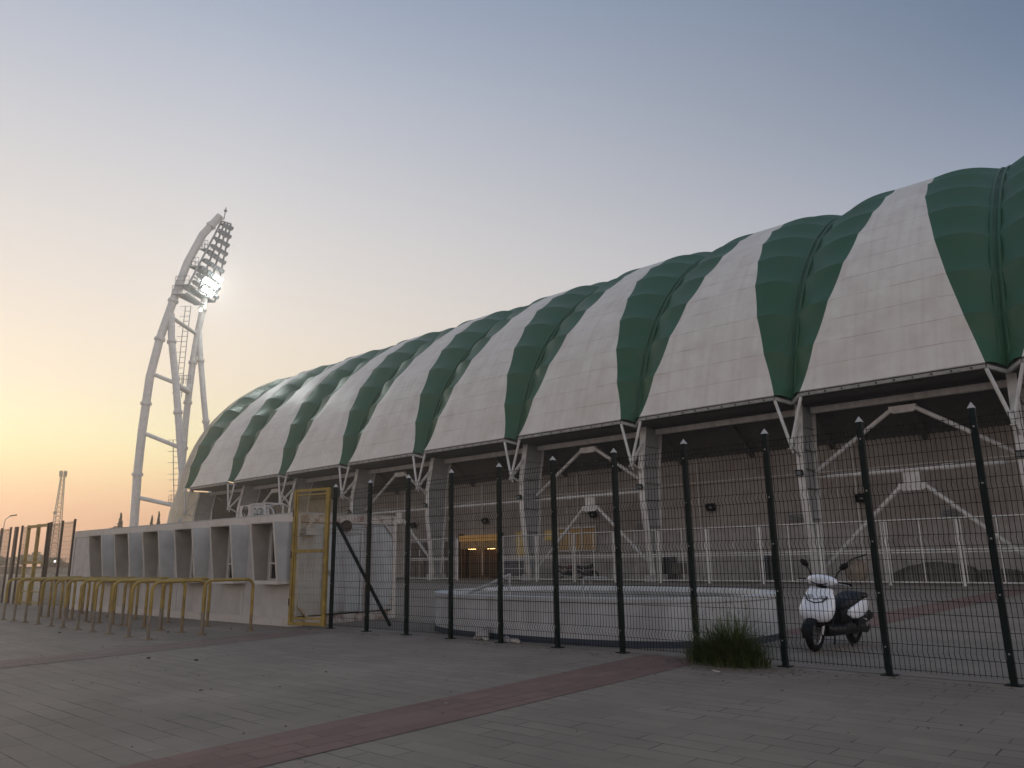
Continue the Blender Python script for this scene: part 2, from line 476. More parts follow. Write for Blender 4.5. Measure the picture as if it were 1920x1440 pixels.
# ------------------------------------------------------------------ mesh builder
class MB:
    def __init__(s):
        s.v, s.f, s.uv = [], [], []

    def quad(s, a, b, c, d):
        n = len(s.v)
        s.v += [tuple(a), tuple(b), tuple(c), tuple(d)]
        s.f.append((n, n + 1, n + 2, n + 3))

    def poly(s, pts):
        n = len(s.v)
        s.v += [tuple(p) for p in pts]
        s.f.append(tuple(range(n, n + len(pts))))

    def box(s, x0, x1, y0, y1, z0, z1):
        n = len(s.v)
        s.v += [(x, y, z) for z in (z0, z1) for y in (y0, y1) for x in (x0, x1)]
        for q in ((0, 2, 3, 1), (4, 5, 7, 6), (0, 1, 5, 4), (2, 6, 7, 3), (0, 4, 6, 2), (1, 3, 7, 5)):
            s.f.append(tuple(n + i for i in q))
        return s

    def obox(s, c, ax, ay, az):
        c, ax, ay, az = Vector(c), Vector(ax), Vector(ay), Vector(az)
        n = len(s.v)
        s.v += [tuple(c + ax * i + ay * j + az * k) for k in (-1, 1) for j in (-1, 1) for i in (-1, 1)]
        for q in ((0, 2, 3, 1), (4, 5, 7, 6), (0, 1, 5, 4), (2, 6, 7, 3), (0, 4, 6, 2), (1, 3, 7, 5)):
            s.f.append(tuple(n + i for i in q))
        return s

    def bar(s, p0, p1, w, d, side=(0, 0, 1)):
        p0, p1 = Vector(p0), Vector(p1)
        t = (p1 - p0)
        L = t.length
        t.normalize()
        sd = Vector(side)
        a = t.cross(sd)
        if a.length < 1e-4:
            a = t.cross(Vector((0, 1, 0)))
        a.normalize()
        b = a.cross(t)
        return s.obox((p0 + p1) / 2, t * L / 2, a * w / 2, b * d / 2)

    def path(s, pts, r, n=8, cap=True, flat=None):
        pts = [Vector(p) for p in pts]
        rs = r if isinstance(r, (list, tuple)) else [r] * len(pts)
        base = len(s.v)
        t = (pts[1] - pts[0]).normalized()
        a = t.orthogonal().normalized()
        for i, p in enumerate(pts):
            if i == 0:
                t2 = pts[1] - pts[0]
            elif i == len(pts) - 1:
                t2 = pts[-1] - pts[-2]
            else:
                t2 = (pts[i + 1] - p).normalized() + (p - pts[i - 1]).normalized()
            t2.normalize()
            a = (a - t2 * a.dot(t2)).normalized()
            b = t2.cross(a)
            for k in range(n):
                an = 2 * pi * k / n
                s.v.append(tuple(p + (a * cos(an) + b * sin(an)) * rs[i]))
        for i in range(len(pts) - 1):
            for k in range(n):
                q0 = base + i * n + k
                q1 = base + i * n + (k + 1) % n
                s.f.append((q0, q1, q1 + n, q0 + n))
        if cap:
            s.f.append(tuple(base + k for k in reversed(range(n))))
            e = base + (len(pts) - 1) * n
            s.f.append(tuple(e + k for k in range(n)))
        return s

    def tube(s, p0, p1, r, n=8, r1=None, cap=True):
        return s.path([p0, p1], [r, r if r1 is None else r1], n, cap)

    def loft(s, rings, cap=True, closed=True):
        base = len(s.v)
        n = len(rings[0])
        for g in rings:
            s.v += [tuple(p) for p in g]
        for i in range(len(rings) - 1):
            for k in range(n if closed else n - 1):
                q0 = base + i * n + k
                q1 = base + i * n + (k + 1) % n
                s.f.append((q0, q1, q1 + n, q0 + n))
        if cap and closed:
            s.f.append(tuple(base + k for k in reversed(range(n))))
            e = base + (len(rings) - 1) * n
            s.f.append(tuple(e + k for k in range(n)))
        return s

    def grid(s, rows, uvs=None):
        base = len(s.v)
        n = len(rows[0])
        for g in rows:
            s.v += [tuple(p) for p in g]
        if uvs:
            for g in uvs:
                s.uv += g
        for i in range(len(rows) - 1):
            for k in range(n - 1):
                q = base + i * n + k
                s.f.append((q, q + 1, q + n + 1, q + n))
        return s

    def ball(s, c, rx, ry, rz, nu=16, nv=10, fn=None):
        rings = []
        for j in range(nv + 1):
            th = pi * j / nv
            rad = max(sin(th), 0.02)
            g = []
            for i in range(nu):
                an = 2 * pi * i / nu
                d = Vector((rad * cos(an) * rx, rad * sin(an) * ry, -cos(th) * rz))
                if fn:
                    d = d * fn(d)
                g.append(tuple(Vector(c) + d))
            rings.append(g)
        return s.loft(rings)

    def torus(s, c, axis, R, r, N=36, n=10, sx=1.0):
        c = Vector(c)
        ax = Vector(axis).normalized()
        a = ax.orthogonal().normalized()
        b = ax.cross(a)
        base = len(s.v)
        for i in range(N):
            th = 2 * pi * i / N
            d = a * cos(th) + b * sin(th)
            for k in range(n):
                ph = 2 * pi * k / n
                s.v.append(tuple(c + d * (R + r * cos(ph)) + ax * (r * sx * sin(ph))))
        for i in range(N):
            for k in range(n):
                i2, k2 = (i + 1) % N, (k + 1) % n
                s.f.append((base + i * n + k, base + i2 * n + k, base + i2 * n + k2, base + i * n + k2))
        return s


def build(name, mb, m, parent=None, origin=None, smooth=True, angle=35, flip=False):
    """links mb as ONE mesh object; mb is in world coordinates shifted by -origin"""
    me = bpy.data.meshes.new(name)
    o3 = Vector(origin) if origin is not None else Vector((0, 0, 0))
    vs = [(v[0] - o3.x, v[1] - o3.y, v[2] - o3.z) for v in mb.v]
    me.from_pydata(vs, [], mb.f)
    if mb.uv:
        ul = me.uv_layers.new(name='UVMap')
        for lp in me.loops:
            ul.data[lp.index].uv = mb.uv[lp.vertex_index]
    me.validate()
    if smooth:
        me.polygons.foreach_set('use_smooth', [True] * len(me.polygons))
        try:
            me.set_sharp_from_angle(angle=radians(angle))
        except Exception:
            pass
    me.materials.append(m)
    o = bpy.data.objects.new(name, me)
    COL.objects.link(o)
    if parent is not None:
        o.parent = parent
    elif origin is not None:
        o.location = o3
    return o


def tag(o, label, cat, group=None, kind=None):
    if label:
        o['label'] = label
    if cat:
        o['category'] = cat
    if group:
        o['group'] = group
    if kind:
        o['kind'] = kind
    return o


def thing(name, label, cat, loc=(0, 0, 0), rz=0.0, group=None):
    o = bpy.data.objects.new(name, None)
    o.empty_display_size = 0.3
    o.location = loc
    o.rotation_euler = (0, 0, rz)
    COL.objects.link(o)
    return tag(o, label, cat, group)


def copy_tree(o, parent=None):
    c = o.copy()
    COL.objects.link(c)
    if parent is not None:
        c.parent = parent
    for ch in list(o.children):
        copy_tree(ch, c)
    return c


def struct(name, mb, m):
    return tag(build(name, mb, m), None, None, kind='structure')


# ------------------------------------------------------------------ ground
mb = MB()
mb.quad((-2500, -2500, 0), (2500, -2500, 0), (2500, 2500, 0), (-2500, 2500, 0))
struct('ground', mb, M['paver'])
mb = MB()
mb.quad((-60, 9.25, 0.004), (30, 9.25, 0.004), (30, 40, 0.004), (-60, 40, 0.004))
struct('stadium_yard', mb, M['yard'])
mb = MB()
mb.quad((-5.12, -6, 0.004), (-4.60, -6, 0.004), (-4.95, 9.22, 0.004), (-5.91, 9.22, 0.004))
struct('red_path', mb, M['redpaver'])
mb = MB()
mb.quad((-5.75, 12.9, 0.008), (-4.75, 12.9, 0.008), (-4.4, 33, 0.008), (-5.4, 33, 0.008))
struct('red_path', mb, M['redpaver'])
mb = MB()
mb.quad((-11.9, -6, 0.004), (-10.95, -6, 0.004), (-12.58, 8.6, 0.004), (-13.5, 8.6, 0.004))
struct('red_path', mb, M['fadedpaver'])

# ------------------------------------------------------------------ stadium
PROF = [(34.0, 8.6, 3.70), (34.70, 10.87, 3.10), (35.64, 13.12, 2.53), (36.95, 15.28, 2.03), (38.6, 17.25, 1.62),
        (40.42, 18.98, 1.25), (42.55, 20.55, 1.06), (44.7, 21.78, 1.02), (47.2, 22.75, 1.1), (49.9, 23.45, 1.25), (52.8, 23.9, 1.4), (56, 24.1, 1.6)]
X0, W = -4.74, 8.63
NS = len(PROF) - 1


def prof(s):
    i = min(max(int(math.floor(s)), 0), NS - 1)
    u = s - i
    p1, p2 = PROF[i], PROF[i + 1]
    p0 = PROF[i - 1] if i > 0 else tuple(2 * a - b for a, b in zip(p1, p2))
    p3 = PROF[i + 2] if i + 2 <= NS else tuple(2 * b - a for a, b in zip(p1, p2))
    res = []
    for k in range(2):
        a, b, c, d = p0[k], p1[k], p2[k], p3[k]
        res.append(0.5 * (2 * b + (c - a) * u + (2 * a - 5 * b + 4 * c - d) * u * u + (3 * b - a - 3 * c + d) * u ** 3))
    w = p1[2] + (p2[2] - p1[2]) * u
    return res[0], res[1], w


def frame(s):
    y, z, w = prof(s)
    y1, z1, _ = prof(min(s + 0.02, NS - 0.001))
    y2, z2, _ = prof(max(s - 0.02, 0.0))
    ty, tz = y1 - y2, z1 - z2
    L = sqrt(ty * ty + tz * tz)
    return y, z, w, -tz / L, ty / L     # outward normal (ny, nz)


SUB = 6
stadium = thing('stadium', 'long stadium with a scalloped roof of white and green striped membrane on white steel columns', 'stadium', (-35, 39, 0))
SO = (-35, 39, 0)
shade_rnd = random.Random(3)


def white_bay(xc, amin=-1.0, amax=1.0):
    mb = MB()
    for i in range(NS):
        rows, uvs = [], []
        for j in range(SUB + 1):
            u = j / SUB
            s = i + u * 0.99999
            y, z, w, ny, nz = frame(s)
            sg = 4 * u * (1 - u)
            row, uvr = [], []
            for k in range(11):
                a = amin + (amax - amin) * k / 10
                off = -0.13 * abs(a) ** 10 * sg
                row.append((xc + a * w, y + ny * off, z + nz * off))
                uvr.append((a * w + xc * 0.37, i + u))
            rows.append(row)
            uvs.append(uvr)
        mb.grid(rows, uvs)
    return mb


def green_half(xc, sd):
    mb = MB()
    for i in range(NS):
        rows, uvs = [], []
        for j in range(SUB + 1):
            u = j / SUB
            s = i + u * 0.99999
            y, z, w, ny, nz = frame(s)
            sg = 4 * u * (1 - u)
            d = 0.66
            bump = 0.09 * min(1.0, s / 3.0)
            row, uvr = [], []
            for k in range(13):
                t = k / 12
                off = -d * t ** 2.3 + bump * sin(pi * min(1, t * 1.15)) * (1 if t < 0.87 else 0) - (0.13 + 0.20 * sin(pi * t) ** 0.8 - 0.07 * t) * sg
                x = xc + sd * (w + (W / 2 - w) * t)
                row.append((x, y + ny * off, z + nz * off))
                uvr.append((x, i + u))
            rows.append(row if sd < 0 else row[::-1])
            uvs.append(uvr if sd < 0 else uvr[::-1])
        mb.grid(rows, uvs)
    # welt along the valley
    pts = []
    for j in range(0, NS * 3):
        y, z, w, ny, nz = frame(j / 3)
        off = -0.585
        pts.append((xc + sd * (W / 2 - 0.16), y + ny * off, z + nz * off))
    n0 = len(mb.v)
    mb.path(pts, 0.06, 6, False)
    mb.uv += [(0.3, 0.5)] * (len(mb.v) - n0)
    return mb


def gutter_for(xc, lo=-1, hi=1):
    rail, dark = MB(), MB()
    y, z = 34.0, 8.6
    w = 3.70
    rail.box(xc + lo * w, xc + hi * w, y - 0.06, y + 0.10, z - 0.24, z - 0.10)
    dark.box(xc + lo * w, xc + hi * w, y - 0.03, y + 0.12, z - 0.10, z - 0.05)
    rail.box(xc + lo * w, xc + hi * w, y - 0.07, y + 0.06, z - 0.05, z - 0.015)
    k = xc + lo * w + 0.4
    while k < xc + hi * w:
        dark.box(k, k + 0.07, y - 0.075, y - 0.05, z - 0.215, z - 0.125)
        k += 0.72
    for sd in (-1, 1):
        if (sd < 0 and lo > -1) or (sd > 0 and hi < 1):
            continue
        a = (xc + sd * w, y + 0.02, z - 0.17)
        b = (xc + sd * (W / 2 - 0.02), 34.60, 8.20)
        rail.bar(a, b, 0.14, 0.14)
        dark.bar((a[0], a[1], a[2] + 0.10), (b[0], b[1], b[2] + 0.10), 0.12, 0.05)
    return rail, dark


for k in range(-1, 9):
    xc = X0 + W / 2 - k * W
    build('white_roof_panel', white_bay(xc), M['white_fab'], stadium, SO, angle=20)
    for sd in (1, -1):
        build('green_roof_panel', green_half(xc, sd), M['green_fab'], stadium, SO, angle=14)
    ra, da = gutter_for(xc)
    g = build('eave_gutter', ra, M['gutter'], stadium, SO)
    build('gutter_slot', da, M['dark_trim'], g, SO)
# end bay: green half, then the membrane that folds round the corner and down to the ground
xe = X0 + W / 2 - 9 * W
build('green_roof_panel', green_half(xe, 1), M['green_fab'], stadium, SO, angle=14)
LOW = [(32.95, 0.0), (33.0, 2.2), (33.12, 4.4), (33.42, 6.5)]
mb = MB()
rows, uvs = [], []
for j in range(4 * 3 + NS * 4):
    if j < 12:
        q = j / 3
        i = min(int(q), 3)
        u = q - i
        A = LOW[i]
        B = LOW[i + 1] if i < 3 else (34.0, 8.6)
        y, z = A[0] + (B[0] - A[0]) * u, A[1] + (B[1] - A[1]) * u
        ny, nz, xs, v = -0.98, 0.12, xe + 3.70, -4 + q
    else:
        v = (j - 12) / 4
        y, z, w, ny, nz = frame(min(v, NS - 0.01))
        xs = xe + w
    xend = xe - 2.2
    row, uvr = [], []
    for k in range(15):
        t_ = 0.62 * k / 14
        x = xs - (xs - xend) * t_ * (1.25 - 0.25 * t_)
        inn = 8.0 * t_ ** 3
        row.append((x, y + inn * 0.98, z - (inn * 0.35 if z > 20 else inn * 0.35 * z / 20)))
        uvr.append((k * 0.4, v))
    rows.append(row)
    uvs.append(uvr)
mb.grid(rows, uvs)
build('end_membrane', mb, M['shell_fab'], stadium, SO, angle=40)
mb = MB()
rows = []
for z in (0.0, 2.2, 4.4, 6.4, 7.6, 8.3):
    y0 = 33.05 + max(0, z - 4) * 0.19
    rows.append([(-74.43, y0 + (36.6 - y0) * q / 4, z) for q in range(5)])
mb.grid(rows, [[(q * 0.8, z / 2) for q in range(5)] for z in (0.0, 2.2, 4.4, 6.4, 7.6, 8.3)])
build('end_return_membrane', mb, M['shell_fab'], stadium, SO)

# columns with brackets
for k in range(-1, 9):
    xk = X0 - k * W
    prf = [(35.30, 8.25), (34.86, 6.1), (34.84, 4.3), (35.40, 0.34)]
    bck = [(36.95, 8.25), (36.55, 6.1), (36.45, 4.3), (36.05, 0.34)]
    fl, web = MB(), MB()
    for P, dy in ((prf, -0.02), (bck, 0.02)):
        for (a, b) in zip(P[:-1], P[1:]):
            fl.bar((xk, a[0], a[1]), (xk, b[0], b[1]), 0.36, 0.04, side=(0, 1, 0))
    web.loft([[(xk - 0.015, p[0] + 0.02, p[1]) for p in prf] + [(xk - 0.015, p[0] - 0.02, p[1]) for p in reversed(bck)],
              [(xk + 0.015, p[0] + 0.02, p[1]) for p in prf] + [(xk + 0.015, p[0] - 0.02, p[1]) for p in reversed(bck)]])
    for z in (1.6, 2.9, 4.3, 5.2, 6.1, 7.2):
        def at(P, z):
            for (a, b) in zip(P[:-1], P[1:]):
                if b[1] <= z <= a[1]:
                    return a[0] + (b[0] - a[0]) * (z - a[1]) / (b[1] - a[1])
            return P[-1][0]
        web.box(xk - 0.15, xk + 0.15, at(prf, z) + 0.03, at(bck, z) - 0.03, z - 0.012, z + 0.012)
    c = build('column', fl, M['white_steel'], stadium, SO)
    build('column_web', web, M['web_steel'], c, SO)  # shadow between the flanges is put into the web's grey
    mb = MB()
    mb.box(xk - 0.36, xk + 0.36, 35.15, 36.3, 0, 0.36)
    build('column_base', mb, M['conc'], c, SO)
    if k <= 7:
        mb = MB()
        mb.obox((xk - 0.05, 34.66, 4.96), (0.17, 0, 0), (0, 0.05, 0.03), (0, -0.06, 0.11))
        mb.box(xk - 0.1, xk + 0.0, 34.70, 34.84, 4.85, 4.95)
        fl_ = build('floodlight', mb, M['black'], c, SO)
        mb = MB()
        mb.obox((xk - 0.05, 34.60, 4.945), (0.135, 0, 0), (0, 0.012, 0.007), (0, -0.045, 0.08))
        build('lamp_glass', mb, M['lamp_off'], fl_, SO)
    # V bracket under the valley
    node = (xk, 33.92, 6.12)
    br = MB()
    for sd in (-1, 1):
        br.tube(node, (xk + sd * 0.62, 34.05, 8.36), 0.075, 10)
    br.bar((xk, 33.9, 6.05), (xk, 35.12, 7.35), 0.16, 0.12)
    br.bar((xk, 33.85, 6.22), (xk, 34.86, 5.75), 0.10, 0.10)
    br.obox((xk, 33.95, 6.12), (0.012, 0, 0), (0, 0.16, 0), (0, 0, 0.17))
    br.obox((xk, 33.9, 6.0), (0.12, 0, 0), (0, 0.10, 0), (0, 0, 0.02))
    br.tube((xk, 33.98, 6.0), (xk, 34.06, 5.78), 0.05, 8)
    build('roof_bracket', br, M['white_steel'], stadium, SO)

# tubes and braces between columns
for k in range(0, 9):
    xa, xb = X0 - (k - 1) * W, X0 - k * W     # bay k lies between
    xm = (xa + xb) / 2
    mb = MB()
    mb.box(xb + 0.2, xa - 0.2, 36.2, 36.45, 7.92, 8.2)
    build('eave_beam', mb, M['white_steel'], stadium, SO)
    if k in (1, 3, 4, 5, 7):
        mb = MB()
        mb.tube((xb + 0.75, 36, 4.82), (xa - 0.75, 36, 4.82), 0.115, 12)
        mb.tube((xb + 0.2, 36, 4.80), (xb + 0.8, 36, 4.82), 0.05, 8)
        mb.tube((xa - 0.2, 36, 4.80), (xa - 0.8, 36, 4.82), 0.05, 8)
        for q in (0.33, 0.67):
            mb.tube((xb + W * q - 0.22, 36, 4.82), (xb + W * q + 0.22, 36, 4.82), 0.145, 12)
        build('tie_tube', mb, M['white_steel'], stadium, SO)
    if k in (1, 3, 5, 7):
        mb = MB()
        for (zt, zb) in ((7.55, 5.1), (4.12, 0.75)):
            for x in (xa - 0.25, xb + 0.25):
                sgn = 1 if x > xm else -1
                mb.tube((xm + sgn * 0.55, 36, zt - 0.06), (x, 36, zb), 0.10, 12)
            mb.loft([[(xm - 0.56, y, zt + 0.12), (xm + 0.56, y, zt + 0.12), (xm + 0.56, y, zt - 0.1), (xm + 0.40, y, zt - 0.2), (xm - 0.40, y, zt - 0.2), (xm - 0.56, y, zt - 0.1)] for y in (35.9, 36.1)])
        mb.box(xm - 0.34, xm + 0.34, 35.95, 36.05, 4.22, 4.74)
        build('cross_brace', mb, M['white_steel'], stadium, SO)

# soffit, rafters, walls
XL, XR = -74.3, 13.0
mb = MB()
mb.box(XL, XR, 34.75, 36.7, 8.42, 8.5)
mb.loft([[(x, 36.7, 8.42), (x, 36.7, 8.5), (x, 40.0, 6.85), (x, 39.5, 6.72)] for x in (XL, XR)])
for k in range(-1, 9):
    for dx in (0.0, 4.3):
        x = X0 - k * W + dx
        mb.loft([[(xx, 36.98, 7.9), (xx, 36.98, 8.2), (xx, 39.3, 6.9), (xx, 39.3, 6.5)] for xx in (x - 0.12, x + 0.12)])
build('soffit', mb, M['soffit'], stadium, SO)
mb = MB()
rows = [[], []]
x = XL
i = 0
while x < XR:
    for dx, dy in ((0, 0), (0.10, 0), (0.14, 0.045), (0.26, 0.045)):
        rows[0].append((x + dx, 39.4 + dy, 2.62))
        rows[1].append((x + dx, 39.4 + dy, 6.78))
    x += 0.30
mb.grid(rows)
build('ribbed_wall', mb, M['wallpaint'], stadium, SO, smooth=False)
mb = MB()
for (a, b) in ((XL, -46.75), (-41.95, -40.45), (-36.4, XR)):
    mb.box(a, b, 39.32, 39.9, 0, 2.6)
    for z in (0.7, 1.35, 2.0):
        mb.box(a, b, 39.295, 39.316, z, z + 0.04)
mb.box(XL, XR, 39.28, 39.38, 2.602, 2.68)
build('lower_wall', mb, M['lowwall'], stadium, SO)
mb = MB()
mb.box(XL, XR, 39.35, 39.39, 5.36, 5.42)
for k in range(-1, 9):
    x = X0 - k * W + 0.9
    mb.tube((x, 39.3, 0.2), (x, 39.3, 6.6), 0.05, 8)
    mb.tube((x - 8.63 / 2 + 3.4, 39.33, 2.7), (x - 8.63 / 2 + 3.4, 39.33, 6.6), 0.03, 6)
build('conduit', mb, M['white_steel'], stadium, SO)
for x in (-20.31, -28.42, -37.88, -45.69, -12.23, -3.6):
    mb = MB()
    mb.obox((x, 39.12, 3.95), (0.24, 0, 0), (0, 0.09, 0.06), (0, -0.09, 0.15))
    mb.box(x - 0.08, x + 0.08, 39.16, 39.32, 3.9, 4.08)
    wl = build('floodlight', mb, M['black'], stadium, SO)
    mb = MB()
    mb.obox((x + 0.03, 39.02, 3.93), (0.09, 0, 0), (0, 0.012, 0.008), (0, -0.03, 0.05))
    build('lamp_glass', mb, M['lamp_off'], wl, SO)
for x, z in ((-8.42, 3.05), (-15.6, 3.17), (-25.0, 3.1)):
    mb = MB()
    mb.box(x - 0.42, x + 0.42, 39.26, 39.38, z - 0.18, z + 0.2)
    v = build('vent_grille', mb, M['web_steel'], stadium, SO)
    mb = MB()
    for q in range(5):
        mb.box(x - 0.37, x + 0.37, 39.24, 39.258, z - 0.15 + q * 0.065, z - 0.12 + q * 0.065)
    build('vent_slat', mb, M['dark_trim'], v, SO)

# amber entrance with turnstiles
ent = MB()
ent.box(-40.42, -36.43, 39.7, 39.8, 0, 3.05)
ent.box(-40.45, -40.35, 38.95, 39.69, 0, 3.1)
ent.box(-36.5, -36.4, 38.95, 39.69, 0, 3.1)
en = build('entrance', ent, M['darkbrown'], stadium, SO)
mb = MB()
mb.box(-40.3, -36.55, 38.9, 39.0, 2.55, 2.98)
build('entrance_sign', mb, M['amber'], en, SO)
mb = MB()
mb.box(-40.3, -36.55, 39.0, 39.1, 2.02, 2.54)
build('entrance_lintel', mb, M['amberdim'], en, SO)
mb = MB()
for i in range(2):
    xa = -40.2 + i * 1.95
    for q in range(14):
        z = 0.25 + q * 0.125
        mb.tube((xa + 1.0, 39.0, z), (xa + 1.7, 39.0, z), 0.02, 6)
    for dx in (0.05, 0.35, 0.9, 1.75):
        mb.tube((xa + dx, 39.0, 0), (xa + dx, 39.0, 2.02), 0.035, 6)
lm_ = MB()
for x in (-39.4, -37.5):
    lm_.box(x - 0.3, x + 0.3, 39.25, 39.4, 2.0, 2.06)
build('lamp', lm_, mat('warm_lamp', (0.9, 0.8, 0.6), 0.4, emit=(1.0, 0.55, 0.2), emit_s=9), en, SO)
build('turnstile', mb, mat('amber_lit_steel', (0.22, 0.12, 0.05), 0.5), en, SO)
mb = MB()
mb.box(-35.03, -33.94, 39.22, 39.3, 1.48, 3.08)
build('yellow_panel', mb, M['yellowpanel'], stadium, SO)
mb = MB()
mb.box(-32.5, -31.7, 39.22, 39.3, 2.45, 3.08)
build('window', mb, M['yellowpanel'], stadium, SO)  # yellow painted panel, its glow imitates light from inside
mb = MB()
mb.box(-31.3, -28.35, 39.2, 39.29, 1.8, 3.12)
wd = build('window', mb, M['amberdim'], stadium, SO)
mb = MB()
mb.box(-31.45, -28.2, 39.05, 39.28, 3.13, 3.22)
for x in (-31.35, -30.4, -29.4, -28.3):
    mb.box(x - 0.04, x + 0.04, 39.15, 39.195, 1.75, 3.12)
mb.box(-31.35, -28.3, 39.15, 39.195, 1.70, 1.78)
build('window_frame', mb, M['white_steel'], wd, SO)
for a, b in ((-46.7, -44.4), (-44.3, -42.0)):
    mb = MB()
    mb.box(a, b, 39.25, 39.7, 0.05, 2.5)
    d = build('door', mb, M['darkbrown'], stadium, SO)
    mb = MB()
    mb.box(b - 0.25, b - 0.2, 39.15, 39.24, 1.0, 1.3)
    build('handle', mb, M['alloy'], d, SO)

# back of the stand, closes the shed behind the wall
mb = MB()
mb.poly([(XL, 40.1, 8.4), (XR, 40.1, 8.4), (XR, 55, 20), (XL, 55, 20)])
mb.box(XL, XR, 55.0, 55.4, 0, 23.8)
mb.box(XL, XL + 0.2, 37.0, 54.9, 0, 8.4)
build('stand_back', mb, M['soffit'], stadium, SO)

# ------------------------------------------------------------------ white inner fence
def white_fence(xs, label, nm='white_tube_fence'):
    t = thing(nm, label, 'fence', (xs[0], 34.2, 0))
    O = (xs[0], 34.2, 0)
    for x in xs:
        mb = MB()
        mb.tube((x, 34.2, 0), (x, 34.2, 2.64), 0.055, 8)
        mb.box(x - 0.1, x + 0.1, 34.1, 34.3, 0.0, 0.012)
        build('fence_post', mb, M['white_steel'], t, O)
    for a, b in zip(xs[:-1], xs[1:]):
        mb = MB()
        for z, r in ((2.62, 0.03), (1.40, 0.028), (1.30, 0.028), (0.13, 0.03)):
            mb.tube((a + 0.06, 34.2, z), (b - 0.06, 34.2, z), r, 6)
        for x in (a + 0.12, b - 0.12, (a + b) / 2):
            mb.tube((x, 34.2, 0.13), (x, 34.2, 2.62), 0.022, 6)
        for q in range(1, 24):
            if q % 12:
                xw = a + 0.12 + (b - a - 0.24) * q / 24
                mb.tube((xw, 34.2, 0.13), (xw, 34.2, 2.62), 0.004, 3, cap=False)
        build('fence_panel', mb, M['white_steel'], t, O)
    return t


white_fence([-31.7 + 2.72 * i for i in range(13)], 'long white tube fence standing in front of the stadium columns behind the scooter')
white_fence([-40.3, -38.2, -35.6], 'short white tube fence left of the amber lit entrance')

# ------------------------------------------------------------------ green mesh fence
FOLDS = [0.28 + 0.573 * i for i in range(5)]


def mesh_panel(a, b, y, top=2.72, pitch=0.0503, r=0.0035):
    mb = MB()
    prof_ = [(0.06, 0)]
    for zf in FOLDS:
        prof_ += [(zf - 0.06, 0), (zf, -0.04), (zf + 0.06, 0)]
    prof_.append((top, 0))
    n = int(round((b - a - 0.06) / pitch))
    for i in range(n + 1):
        x = a + 0.03 + (b - a - 0.06) * i / n
        mb.path([(x, y + d, z) for z, d in prof_], r, 4, False)
    zs = [0.08]
    for i, zf in enumerate(FOLDS):
        zs += [zf - 0.06, zf + 0.06]
        if i < 4:
            zs += [zf + 0.22, zf + 0.375]
    zs.append(top - 0.02)
    for z in zs:
        mb.path([(a + 0.02, y + 0.006, z), (b - 0.02, y + 0.006, z)], r * 1.12, 4, False)
    return mb


FY = 9.17
FX = [-1.642 - 1.158 * i for i in range(11)]
FX = [-1.642 + 1.158 * i for i in (2, 1)] + FX
fence = thing('mesh_fence', 'dark green welded mesh fence with pale capped posts between the plaza and the stadium yard', 'fence', (-7, FY, 0))
FO = (-7, FY, 0)
for i, x in enumerate(FX):
    mb = MB()
    mb.box(x - 0.03, x + 0.03, FY + 0.012, FY + 0.072, 0.0, 2.80)
    mb.box(x - 0.075, x + 0.075, FY - 0.03, FY + 0.115, 0.0, 0.012)
    p = build('fence_post', mb, M['green_steel'], fence, FO)
    mb = MB()
    c = FY + 0.042
    for q in range(4):
        sgn = [(-1, -1), (1, -1), (1, 1), (-1, 1)]
        a, b = sgn[q], sgn[(q + 1) % 4]
        mb.poly([(x + a[0] * 0.038, c + a[1] * 0.038, 2.80), (x + b[0] * 0.038, c + b[1] * 0.038, 2.80), (x, c, 2.872)])
    mb.poly([(x + a * 0.038, c + b * 0.038, 2.80) for a, b in ((-1, -1), (-1, 1), (1, 1), (1, -1))])
    build('post_cap', mb, M['cap'], p, FO, smooth=False)
    mb = MB()
    for z in (0.3, 0.87, 1.43, 2.0, 2.6):
        mb.obox((x, FY + 0.006, z), (0.008, 0, 0), (0, 0.006, 0), (0, 0, 0.008))
    build('clamp', mb, M['alloy'], p, FO)
for a, b in zip(FX[:-1], FX[1:]):
    build('mesh_panel', mesh_panel(b, a, FY), M['wire'], fence, FO, smooth=False)
mb = MB()
mb.bar((-13.22, FY + 0.10, 2.08), (-12.35, FY + 0.85, 0.03), 0.06, 0.06)
build('diagonal_stay', mb, M['green_steel'], fence, FO)

# yellow gate, ajar
gate = thing('mesh_gate', 'tall worn yellow gate with wire mesh beside the ticket container', 'gate', (-13.33, 9.15, 0))
GO = (-13.33, 9.15, 0)
G0, G1 = Vector((-14.24, 8.90, 0)), Vector((-13.30, 9.13, 0))
gd = (G1 - G0).normalized()
gn = Vector((-gd.y, gd.x, 0))


def gp(u, z, d=0.0):
    v = G0 + (G1 - G0) * u + gn * d
    return (v.x, v.y, z)


mb = MB()
for u in (0.03, 0.97):
    mb.bar(gp(u, 0.04), gp(u, 2.80), 0.06, 0.06, side=gd)
for z in (0.08, 1.52, 2.77):
    mb.bar(gp(0.06, z), gp(0.94, z), 0.055, 0.06)
for u in (0.09, 0.91):
    mb.bar(gp(u, 0.12), gp(u, 2.74), 0.03, 0.035, side=gd)
mb.bar(gp(0.1, 0.18), gp(0.9, 0.18), 0.03, 0.03)
mb.bar(gp(0.1, 2.68), gp(0.9, 2.68), 0.03, 0.03)
build('gate_frame', mb, M['yellow'], gate, GO)
mb = MB()
for i in range(20):
    u = 0.1 + 0.8 * i / 19
    pts = [gp(u, 0.15)]
    for zf in FOLDS:
        pts += [gp(u, zf - 0.06), gp(u, zf, -0.035), gp(u, zf + 0.06)]
    pts = [p for p in pts if p[2] < 2.7] + [gp(u, 2.7)]
    mb.path(pts, 0.0036, 4, False)
for z in [0.2, 0.35, 0.5, 0.65, 0.78, 0.92, 1.08, 1.24, 1.36, 1.48, 1.66, 1.82, 1.94, 2.06, 2.22, 2.38, 2.5, 2.62]:
    mb.path([gp(0.09, z), gp(0.91, z)], 0.0036, 4, False)
